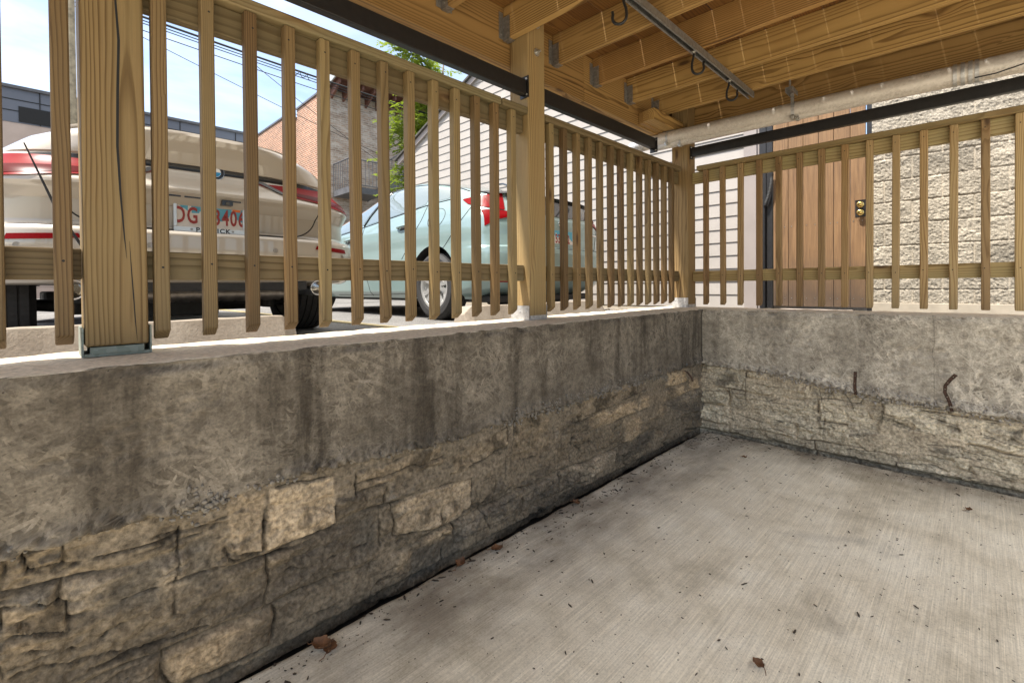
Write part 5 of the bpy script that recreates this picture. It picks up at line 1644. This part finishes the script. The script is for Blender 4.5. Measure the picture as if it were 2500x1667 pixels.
# tail lights, wrapped round the corners
for s_ in (-1, 1):
    T_ = [(0.255, 0.890), (0.36, 0.896), (0.50, 0.903), (0.62, 0.910), (0.72, 0.916), (0.79, 0.918), (0.83, 0.918)]
    B_ = [(0.228, 0.884), (0.363, 0.838), (0.45, 0.826), (0.57, 0.818), (0.68, 0.802), (0.77, 0.795), (0.86, 0.79)]
    if s_ < 0: T_ = [(-a, b) for a, b in T_]; B_ = [(-a, b) for a, b in B_]
    tl = patch(b1, 'rear', zz_(T_), zz_(B_), 'tail_light', M['lens'], car1, 0.008, 0.03, 40, 8)
    T2 = [(s_*a, b) for a, b in ((0.38, 0.862), (0.50, 0.862), (0.62, 0.860), (0.72, 0.858), (0.80, 0.855))]
    B2 = [(s_*a, b) for a, b in ((0.38, 0.846), (0.50, 0.834), (0.62, 0.822), (0.72, 0.812), (0.80, 0.806))]
    patch(b1, 'rear', zz_(T2), zz_(B2), 'lower_lens', M['lens_dark'], tl, 0.0105, 0.01, 30, 4)
    T3 = [(s_*a, b) for a, b in ((0.21, 0.906), (0.26, 0.897), (0.37, 0.843))]
    B3 = [(s_*a, b) for a, b in ((0.205, 0.896), (0.24, 0.884), (0.36, 0.830))]
    patch(b1, 'rear', zz_(T3), zz_(B3), 'light_surround', M['trim'], tl, 0.0095, 0.02, 16, 3)
    # reflectors, sensors
    T4 = [(s_*a, b) for a, b in ((0.515, 0.556), (0.62, 0.552), (0.73, 0.548))]
    B4 = [(s_*a, b) for a, b in ((0.505, 0.535), (0.62, 0.528), (0.74, 0.524))]
    patch(b1, 'rear', zz_(T4), zz_(B4), 'bumper_reflector', M['lens'], car1, 0.004, 0.02, 20, 3)
    for sy, sz in ((0.273, 0.515), (0.70, 0.500)):
        mb = MB(); x_ = b1.rear_x(YB+s_*sy, Zc(sz))
        mb.lathe([(0.0, 0.0125), (0.0035, 0.0125), (0.0035, 0.0105), (0.002, 0.0105), (0.002, 0.0001)], (x_-0.0005, YB+s_*sy, Zc(sz)), (1, s_*0.3*sy, 0), 16)
        mb.build('parking_sensor', M['gap'] if sy > 1 else M['exhaust'], car1)
    # exhaust tips
    mb = MB()
    mb.lathe([(-0.16, 0.046), (0.06, 0.046), (0.064, 0.043), (0.06, 0.038), (-0.12, 0.034), (-0.121, 0.0001)], (-1.335, YB+s_*0.535, Zc(0.312)), (1, 0, 0), 28)
    mb.build('exhaust_tip', M['chrome'], car1, smooth=True)
# dark strip under the lid lip, shut lines, bumper shelf line
strip = patch(b1, 'rear', zz_([(-0.66, 0.920), (-0.4, 0.930), (0, 0.933), (0.4, 0.930), (0.66, 0.920)]), zz_([(-0.66, 0.902), (-0.4, 0.905), (0, 0.906), (0.4, 0.905), (0.66, 0.902)]), 'trim_strip', M['trim'], car1, 0.003, 0.02, 60, 4)
seam(b1, 'rear', zz_([(-0.575, 0.80), (-0.568, 0.72), (-0.53, 0.655), (-0.46, 0.615), (-0.38, 0.604)]), 'shut_line', M['gap'], car1, 0.0035)
seam(b1, 'rear', zz_([(0.575, 0.80), (0.568, 0.72), (0.53, 0.655), (0.46, 0.615), (0.38, 0.604)]), 'shut_line', M['gap'], car1, 0.0035)
seam(b1, 'rear', zz_([(-0.40, 0.6035), (0, 0.6035), (0.40, 0.6035)]), 'shut_line', M['gap'], car1, 0.0045)
lr = MB()
for a, b in ((-0.215, -0.14), (-0.125, -0.02), (0.07, 0.125)):
    lr.box(-1.305, -1.262, YB+a, YB+b, Zc(0.763), Zc(0.772))
lr.build('plate_light', M['trim'], car1)
cm_ = MB(); cm_.box(-1.31, -1.255, YB+0.035, YB+0.085, Zc(0.742), Zc(0.768)); cm_.lathe([(0, 0.009), (0.006, 0.009), (0.006, 0.0001)], (-1.2555, YB+0.06, Zc(0.753)), (1, 0, -0.2), 14)
cm_.build('reversing_camera', M['trim'], car1, bevel=0.002)
# underside
ub = MB()
ub.box(-5.9, -2.65, YB-0.62, YB+0.62, Zc(0.19), Zc(0.30)); ub.box(-2.649, -1.75, YB-0.52, YB+0.52, Zc(0.24), Zc(0.31))
ub.build('underbody', M['plastic'], car1, bevel=0.02)
dv = MB(); dv.box(-1.36, -1.25, YB-0.46, YB+0.46, Zc(0.30), Zc(0.352)); dv.build('rear_diffuser', M['plastic'], car1, bevel=0.006)
mf = MB()
pts = []; rs = []
for k in range(61):
    t = k/60
    yk = -0.40+0.86*t
    rs.append((0.046 if (k % 5) else 0.0415)*(1 if 2 < k < 58 else 0.75)); pts.append((-1.58, YB+yk, Zc(0.285)))
mf.tube(pts, rs, 22)
mf.build('silencer', M['exhaust'], car1, smooth=True)
hs = MB(); hs.box(-1.60, -1.46, YB-0.42, YB+0.42, Zc(0.330), Zc(0.336)); hs.build('heat_shield', M['galv'], car1)
sp = MB()
for s_ in (-1, 1):
    sp.tube([(-2.2, YB+s_*0.15, Zc(0.24)), (-2.15, YB+s_*0.45, Zc(0.21)), (-2.2, YB+s_*0.66, Zc(0.23))], 0.035, 8)
    sp.tube([(-2.05, YB+s_*0.50, Zc(0.18)), (-2.05, YB+s_*0.52, Zc(0.42))], 0.045, 10)
sp.box(-2.4, -1.95, YB-0.18, YB+0.18, Zc(0.15), Zc(0.30)); sp.box(-3.6, -2.4, YB-0.5, YB+0.5, Zc(0.16), Zc(0.21))
sp.build('suspension', M['plastic'], car1, bevel=0.01)
for xx in (AX1, AX1-2.97):
    for s_ in (-1, 1): wheel(car1, xx, YB+s_*0.775, 0.335, 0.26, s_, 5)
# rear window and side glass high up
patch(b1, 'rear', zz_([(-0.50, 1.40), (0.50, 1.40)]), zz_([(-0.56, 1.13), (0.56, 1.13)]), 'rear_window', M['glass_dark'], car1, 0.004, 0.02, 20, 8)
for s_ in (-1, 1):
    patch(b1, 'side', zz_([(-4.25, 1.36), (-2.75, 1.36)]), zz_([(-4.7, 1.12), (-2.15, 1.12)]), 'side_window', M['glass_dark'], car1, 0.004, 0.02, 20, 8, s_)
# roundel
YE = YB+0.02
xe = b1.rear_x(YE, Zc(0.917))
em = MB()
em.lathe([(0.0, 0.0001), (0.010, 0.041), (0.0125, 0.040), (0.0125, 0.0385)], (xe, YE, Zc(0.917)), (1, 0, 0), 36)
em.lathe([(0.0115, 0.0386), (0.0120, 0.026)], (xe, YE, Zc(0.917)), (1, 0, 0), 36, 1)
em.lathe([(0.0120, 0.0262), (0.0136, 0.0255), (0.0136, 0.0235), (0.012, 0.023)], (xe, YE, Zc(0.917)), (1, 0, 0), 36, 0)
for qd in range(4):
    vs = [(xe+0.0125, YE, Zc(0.917))]
    for k in range(9):
        a = math.pi/2*qd+math.pi/2*k/8
        vs.append((xe+0.0125, YE+0.0235*math.cos(a), Zc(0.917)+0.0235*math.sin(a)))
    em.add(vs, [(0, k, k+1) for k in range(1, 9)], 2 if qd % 2 else 3)
emb = em.build('round_emblem', [M['chrome'], M['trim'], M['emblem_blue'], M['white']], car1)
for ch_, ang in (('B', 128), ('M', 90), ('W', 52)):
    a = R(ang)
    letters('emblem_letter', ch_, 0.015, 0.0004, Matrix.Translation((xe+0.0126, YE+0.0322*math.cos(a), Zc(0.917)+0.0322*math.sin(a))) @ FACE_X @ Matrix.Rotation(a-math.pi/2, 4, 'Z'), M['white'], emb)
yb_ = YB+0.39; zb_ = Zc(0.966)
letters('model_badge', '535i', 0.042, 0.003, on_rear(yb_, zb_, b1.rear_x(yb_, zb_)+0.004, -0.22, 0.2), M['chrome'], car1, 1.0, 0.25, 1.15)
# number plate in its dealer frame
def plate(car, y, z, x, text, top, bottom, extra, pitch=0.0, yaw=0.0):
    Mx = Matrix.Translation((x, y, z)) @ Matrix.Rotation(yaw, 4, 'Z') @ Matrix.Rotation(pitch, 4, 'Y')
    def pb(mb, y0, y1, z0, z1, x0, x1, mi=0): mb.box(x0, x1, y0, y1, z0, z1, Mx, mi)
    mb = MB(); pb(mb, -0.152, 0.152, -0.076, 0.076, 0, 0.003, 0)
    pl = mb.build('number_plate', M['plate_white'], car)
    # blue sky over a pale skyline
    sky_ = MB()
    sil = [(-0.15, 0.045), (-0.135, 0.048), (-0.125, 0.035), (-0.115, 0.034), (-0.10, 0.02), (-0.098, 0.052), (-0.09, 0.056), (-0.085, 0.05), (-0.083, 0.012), (-0.05, 0.014), (-0.05, 0.022), (-0.036, 0.024), (-0.034, 0.008), (-0.012, 0.008), (-0.01, 0.018), (0.004, 0.018), (0.006, -0.012), (0.05, -0.02), (0.078, -0.005), (0.086, 0.012), (0.094, 0.03), (0.098, 0.05), (0.102, 0.03), (0.11, 0.012), (0.122, -0.004), (0.15, -0.02)]
    for k in range(len(sil)-1):
        (ya, za), (yb2, zb2) = sil[k], sil[k+1]
        if yb2 <= ya: continue
        vs = [(0.0034, ya, za), (0.0034, yb2, zb2), (0.0034, yb2, 0.0755), (0.0034, ya, 0.0755)]
        sky_.add([Mx @ Vector(q) for q in vs], [(0, 1, 2, 3)])
    sky_.build('plate_sky', M['plate_blue'], pl, fixn=False)
    letters('plate_number', text, 0.114, 0.0009, Mx @ Matrix.Translation((0.0045, 0, -0.004)) @ FACE_X, M['plate_red'], pl, 1.16, 0, 0.58, 0.0022)
    if extra:
        st_ = MB(); pb(st_, 0.100, 0.138, 0.036, 0.060, 0.0036, 0.0044); st_.build('year_sticker', M['plate_orange'], pl)
        fr_ = MB()
        pb(fr_, -0.160, 0.160, 0.061, 0.084, 0.002, 0.008); pb(fr_, -0.160, 0.160, -0.084, -0.058, 0.002, 0.008)
        pb(fr_, -0.160, -0.145, -0.058, 0.061, 0.002, 0.0079); pb(fr_, 0.147, 0.160, -0.058, 0.061, 0.002, 0.0079)
        frame = fr_.build('plate_frame', M['chrome'] if extra == 'c' else M['alloy'], pl, bevel=0.002)
        letters('frame_lettering', top, 0.026, 0.0004, Mx @ Matrix.Translation((0.0084, 0.0, 0.0715)) @ FACE_X, M['gap'], frame, 1.1, 0, 1.0, 0.0007)
        letters('frame_lettering', bottom, 0.032, 0.0004, Mx @ Matrix.Translation((0.0084, 0.01, -0.0715)) @ FACE_X, M['gap'], frame, 1.2, 0, 1.05, 0.0009)
        bt = MB()
        for yy, zz in ((-0.09, 0.067), (0.094, 0.067), (-0.085, -0.07), (0.10, -0.07)):
            bt.lathe([(0, 0.006), (0.003, 0.005), (0.003, 0.0001)], Mx @ Vector((0.008, yy, zz)), Mx.to_3x3() @ Vector((1, 0, 0)), 10)
        bt.build('plate_screws', M['exhaust'], pl)
    return pl
plate(car1, YB-0.004, Zc(0.682), -1.312, 'DG 33406', 'SCHAUMBURG', 'PATRICK', 'a')

# ---- mint hatchback, side and tail
YT = -0.12
AX2 = -2.11
car2 = thing('parked_car', 'pale mint green fastback hatchback parked beside the white sided house', 'car', (-3.4, YT, ZG))
rear2 = [(0.22, -1.50), (0.30, -1.30), (0.36, -1.225), (0.50, -1.195), (0.60, -1.190), (0.645, -1.200), (0.66, -1.235), (0.75, -1.255), (0.84, -1.262), (0.92, -1.275), (0.94, -1.285), (1.08, -1.335), (1.12, -1.345), (1.135, -1.37), (1.16, -1.45), (1.24, -1.72), (1.32, -2.02), (1.40, -2.38), (1.45, -2.72), (1.48, -3.05)]
nose2 = [(0.2, -5.72), (0.5, -5.80), (0.75, -5.68), (0.9, -5.35), (1.0, -4.95), (1.15, -4.45), (1.3, -3.98), (1.40, -3.62), (1.46, -3.32), (1.48, -3.2)]
half2 = [(0.18, 0.79), (0.26, 0.855), (0.40, 0.872), (0.55, 0.880), (0.70, 0.872), (0.80, 0.878), (0.90, 0.868), (0.96, 0.85), (1.02, 0.83), (1.10, 0.795), (1.25, 0.71), (1.35, 0.64), (1.42, 0.56), (1.48, 0.34)]
b2 = Body(YT, sh(rear2), sh(nose2), sh(half2), [(-1, 0.52), (0.85, 0.52), (1.05, 0.62), (2, 0.9)], 3.3)
b2.shell(Zc(0.20), Zc(1.478), 64, M['paint_mint'], car2, [((AX2, ZG+0.325), 0.375, -1), ((AX2, ZG+0.325), 0.375, 1), ((AX2-2.7, ZG+0.325), 0.375, -1), ((AX2-2.7, ZG+0.325), 0.375, 1)], M['plastic'])
for xx in (AX2, AX2-2.7):
    for s_ in (-1, 1): wheel(car2, xx, YT+s_*0.775, 0.315, 0.20, s_, 5)
for s_ in (-1, 1):
    Tf = [(-4.18, 1.185), (-3.8, 1.32), (-3.30, 1.385)]; Bf = [(-4.32, 0.945), (-3.85, 0.975), (-3.53, 1.002)]
    Tr_ = [(-3.22, 1.388), (-2.85, 1.380), (-2.465, 1.325), (-2.32, 1.292)]; Br_ = [(-3.42, 1.015), (-2.9, 1.058), (-2.5, 1.095), (-2.33, 1.120)]
    Tq = [(-2.27, 1.278), (-2.10, 1.238), (-1.95, 1.195)]; Bq = [(-2.28, 1.126), (-2.1, 1.128), (-1.97, 1.130)]
    patch(b2, 'side', zz_(Tf), zz_(Bf), 'side_window', M['glass_light'], car2, 0.003, 0.012, 20, 8, s_)
    patch(b2, 'side', zz_(Tr_), zz_(Br_), 'side_window', M['glass_light'], car2, 0.003, 0.012, 20, 8, s_)
    patch(b2, 'side', zz_(Tq), zz_(Bq), 'quarter_window', M['glass_light'], car2, 0.003, 0.012, 14, 6, s_)
    seam(b2, 'side', zz_([(-4.25, 1.19), (-3.72, 1.352), (-3.1, 1.405), (-2.7, 1.39), (-2.28, 1.33), (-2.0, 1.255), (-1.76, 1.175)]), 'window_surround', M['trim'], car2, 0.007, s_)
    seam(b2, 'side', zz_([(-4.35, 0.925), (-3.48, 0.992), (-3.1, 1.028), (-2.6, 1.072), (-2.29, 1.108), (-1.80, 1.116)]), 'window_sill', M['trim'], car2, 0.006, s_)
    seam(b2, 'side', zz_([(-3.25, 1.385), (-3.47, 1.005)]), 'door_pillar', M['trim'], car2, 0.016, s_)
    seam(b2, 'side', zz_([(-2.285, 1.108), (-2.31, 0.964), (-2.38, 0.87), (-2.477, 0.766), (-2.635, 0.592)]), 'shut_line', M['gap'], car2, 0.0032, s_)
    seam(b2, 'side', zz_([(-3.46, 1.0), (-3.46, 0.7), (-3.36, 0.4), (-3.30, 0.22)]), 'shut_line', M['gap'], car2, 0.0032, s_)
    seam(b2, 'side', zz_([(-4.15, 0.225), (-3.3, 0.228), (-2.6, 0.245)]), 'shut_line', M['gap'], car2, 0.0032, s_)
    seam(b2, 'side', zz_([(-1.955, 0.659), (-1.761, 0.827), (-1.661, 0.922), (-1.608, 1.005)]), 'shut_line', M['gap'], car2, 0.003, s_)
    # door handles
    for hx, hz in ((-2.63, 0.915), (-3.77, 0.858)):
        q = []
        for k in range(9):
            t = k/8; xx = hx-0.095+0.19*t
            q.append((xx, YT+s_*(b2.side_y(xx, Zc(hz))+0.004+0.024*math.sin(math.pi*t)**0.5), Zc(hz)+0.016*t))
        MB().tube(q, [0.010]+[0.0135]*7+[0.010], 10).build('door_handle', M['paint_mint'], car2, smooth=True)
        patch(b2, 'side', [(hx-0.04, Zc(hz)+0.03), (hx+0.04, Zc(hz)+0.035)], [(hx-0.04, Zc(hz)-0.032), (hx+0.04, Zc(hz)-0.028)], 'handle_recess', M['plastic'], car2, 0.001, 0.004, 8, 5, s_)
    T5 = [(-1.64, 1.060), (-1.52, 1.068), (-1.40, 1.080)]; B5 = [(-1.645, 1.040), (-1.52, 1.005), (-1.41, 0.975)]
# fuel flap outline on the near side
ff = [(-2.183, 0.887), (-2.206, 0.932), (-2.191, 1.015), (-2.139, 1.046), (-2.027, 1.042), (-1.955, 1.007), (-1.942, 0.944), (-2.002, 0.872), (-2.10, 0.866), (-2.183, 0.887)]
seam(b2, 'side', zz_(ff), 'fuel_flap', M['gap'], car2, 0.0028, -1, 60)
# tail lights: a long dart from the flank to the hatch
for s_ in (-1, 1):
    mir = lambda pts: zz_([(s_*a, b) for a, b in pts])
    tl = patch(b2, 'rear', mir([(0.772, 1.100), (0.723, 1.110), (0.692, 1.116), (0.615, 1.118)]), mir([(0.782, 0.996), (0.750, 0.985), (0.72, 0.975), (0.655, 0.966)]), 'tail_light', M['lens'], car2, 0.010, 0.04, 24, 10)
    patch(b2, 'side', zz_([(-1.742, 1.088), (-1.664, 1.095), (-1.60, 1.103), (-1.50, 1.108)]), zz_([(-1.742, 1.082), (-1.664, 1.037), (-1.60, 1.018), (-1.50, 0.998)]), 'side_lens', M['lens'], tl, 0.007, 0.02, 24, 6, s_)
    patch(b2, 'rear', mir([(0.738, 1.093), (0.660, 1.100)]), mir([(0.748, 1.002), (0.690, 0.990)]), 'clear_lens', M['lens_clear'], tl, 0.013, 0.01, 10, 8)
    patch(b2, 'rear', mir([(0.800, 0.968), (0.72, 0.966), (0.66, 0.958), (0.58, 0.950), (0.483, 0.948)]), mir([(0.812, 0.826), (0.776, 0.853), (0.742, 0.877), (0.682, 0.892), (0.595, 0.911), (0.483, 0.925)]), 'lower_lens', M['lens'], tl, 0.009, 0.02, 26, 6)
    patch(b2, 'rear', zz_([(s_*0.60, 0.395), (s_*0.74, 0.395)]), zz_([(s_*0.62, 0.345), (s_*0.74, 0.345)]), 'bumper_reflector', M['lens'], car2, 0.005, 0.02, 10, 4)
    seam(b2, 'rear', zz_([(s_*0.64, 0.90), (s_*0.60, 0.80), (s_*0.54, 0.70), (s_*0.50, 0.655)]), 'shut_line', M['gap'], car2, 0.0035)
patch(b2, 'rear', zz_([(-0.585, 1.118), (0, 1.128), (0.585, 1.118)]), zz_([(-0.61, 0.965), (0, 0.952), (0.61, 0.965)]), 'rear_window', M['glass_dark'], car2, 0.006, 0.02, 40, 8)
patch(b2, 'rear', zz_([(-0.60, 1.40), (0, 1.41), (0.60, 1.40)]), zz_([(-0.68, 1.165), (0, 1.165), (0.68, 1.165)]), 'hatch_glass', M['glass_light'], car2, 0.004, 0.02, 30, 10)
patch(b2, 'rear', zz_([(-0.72, 1.152), (0, 1.160), (0.72, 1.152)]), zz_([(-0.71, 1.118), (0, 1.128), (0.71, 1.118)]), 'spoiler', M['trim'], car2, 0.045, 0.03, 40, 5)
seam(b2, 'rear', zz_([(-0.56, 0.652), (0, 0.648), (0.56, 0.652)]), 'shut_line', M['gap'], car2, 0.0045)
patch(b2, 'rear', zz_([(-0.84, 0.47), (0, 0.465), (0.84, 0.47)]), zz_([(-0.84, 0.44), (0, 0.43), (0.84, 0.44)]), 'bumper_strip', M['plastic'], car2, 0.006, 0.02, 40, 3)
gn = MB()
for a, b in ((-0.60, -0.50), (0.50, 0.60)):
    gn.tube([(b2.rear_x(YT+a+(b-a)*k/6, Zc(0.815))+0.004, YT+a+(b-a)*k/6, Zc(0.815)) for k in range(7)], 0.007, 6)
gn.build('name_badges', M['chrome'], car2)
xt = b2.rear_x(YT, Zc(0.885))+0.01
oe = MB()
def ell(cy, cz, ra, rb, r):
    oe.tube([(xt, YT+cy+ra*math.cos(2*math.pi*k/30), Zc(0.885)+cz+rb*math.sin(2*math.pi*k/30)) for k in range(31)], r, 6, cap=False)
ell(0, 0, 0.055, 0.037, 0.0045); ell(0, 0.013, 0.036, 0.018, 0.0035); ell(0, 0, 0.016, 0.032, 0.0035)
oe.build('oval_emblem', M['chrome'], car2)
plate(car2, YT-0.02, Zc(0.745), b2.rear_x(YT, Zc(0.75))+0.006, '53 712', '', '', None, -0.04)
wp = MB(); wp.tube([(-2.05, YT-0.10, Zc(1.365)), (-1.85, YT-0.2, Zc(1.33)), (-1.62, YT-0.32, Zc(1.25))], 0.010, 6)
wp.build('rear_wiper', M['trim'], car2)
u_ = MB(); u_.box(-5.5, -1.42, YT-0.72, YT+0.72, Zc(0.17), Zc(0.23)); u_.box(-2.0, -1.5, YT-0.3, YT+0.35, Zc(0.13), Zc(0.2)); u_.build('underbody', M['plastic'], car2, bevel=0.015)

# =================================================================== LITTER ON THE FLOOR
def leaf(x, y, s, rot, label, curl=0.5):
    pts = []
    for i in range(9):
        t = i/8
        w_ = s*0.42*math.sin(math.pi*min(t*0.95+0.05, 1))**0.8*(1+0.15*math.sin(t*17))
        row = []
        for j in range(5):
            q = (j-2)/2
            row.append((s*(t-0.5), w_*q, 0.004+curl*s*0.5*(q*q*0.6+(t-0.5)**2*1.3)+0.003*math.sin(t*9+q*4)))
        pts.append(row)
    mb = MB().grid(pts)
    mb.tube([(-s*0.5, 0, 0.006+curl*s*0.16), (-s*0.75, 0.004, 0.004), (-s*0.95, 0.012, 0.003)], 0.0012, 5)
    o = mb.build('dry_leaf', M['leaf_brown'], smooth=True)
    o.location = (x, y, ZF+0.003); o.rotation_euler = (0, 0, rot)
    tag(o, label, 'leaf', 'dry leaves on the floor')
leaf(0.075, -3.00, 0.062, 0.6, 'large curled brown leaf by the nearest foot of the brown stone', 0.8)
leaf(0.10, -2.985, 0.05, 2.3, 'brown leaf overlapping the large curled one by the near wall foot', 0.6)
leaf(0.072, -2.25, 0.05, 1.0, 'reddish brown leaf against the wall foot in mid floor', 0.6)
leaf(0.060, -1.68, 0.042, 0.2, 'small brown leaf at the wall foot nearest the dark cleft stone', 0.9)
leaf(0.050, -2.43, 0.05, 1.9, 'dark crumpled leaf in the crack between floor and brown stone', 1.0)
leaf(0.45, -0.42, 0.03, 0.4, 'tiny curled leaf on the floor near the far corner', 0.7)
leaf(1.063, -2.14, 0.035, 2.8, 'dark curled leaf alone on the open floor', 0.9)
leaf(1.485, -0.42, 0.032, 1.2, 'small tan leaf on the floor below the bent form tie', 0.8)
rd = random.Random(3)
lt = MB()
for k in range(1900):
    u_r = rd.random()
    if u_r < 0.22: x, y = 0.035+abs(rd.gauss(0, 0.07)), rd.uniform(-3.6, -0.03)
    elif u_r < 0.34: x, y = rd.uniform(0.05, 2.4), -0.035-abs(rd.gauss(0, 0.08))
    elif u_r < 0.40: x, y = 0.05+abs(rd.gauss(0, 0.18)), -0.05-abs(rd.gauss(0, 0.18))
    else: x, y = rd.uniform(0.03, 2.6), rd.uniform(-3.4, -0.04)
    s = rd.choice((0.0009, 0.0011, 0.0013, 0.0016, 0.002, 0.003 if u_r > 0.4 else 0.0045)) * rd.uniform(0.6, 1.3)
    l = s*rd.uniform(1.0, 3.6)
    Mx = Matrix.Translation((x, y, ZF+0.0035)) @ Matrix.Rotation(rd.uniform(0, 6.28), 4, 'Z') @ Matrix.Rotation(rd.uniform(-.3, .3), 4, 'Y')
    lt.prism([Mx @ Vector(q) for q in ((-l, -s*0.3, 0), (-l*0.2, -s, 0), (l, -s*0.4, 0), (l*0.7, s*0.7, 0), (-l*0.6, s*0.8, 0))], (0, 0, 0.0012))
tag(lt.build('floor_litter', M['debris'], fixn=False), 'scatter of small dark plant bits over the concrete floor', 'litter', kind='stuff')
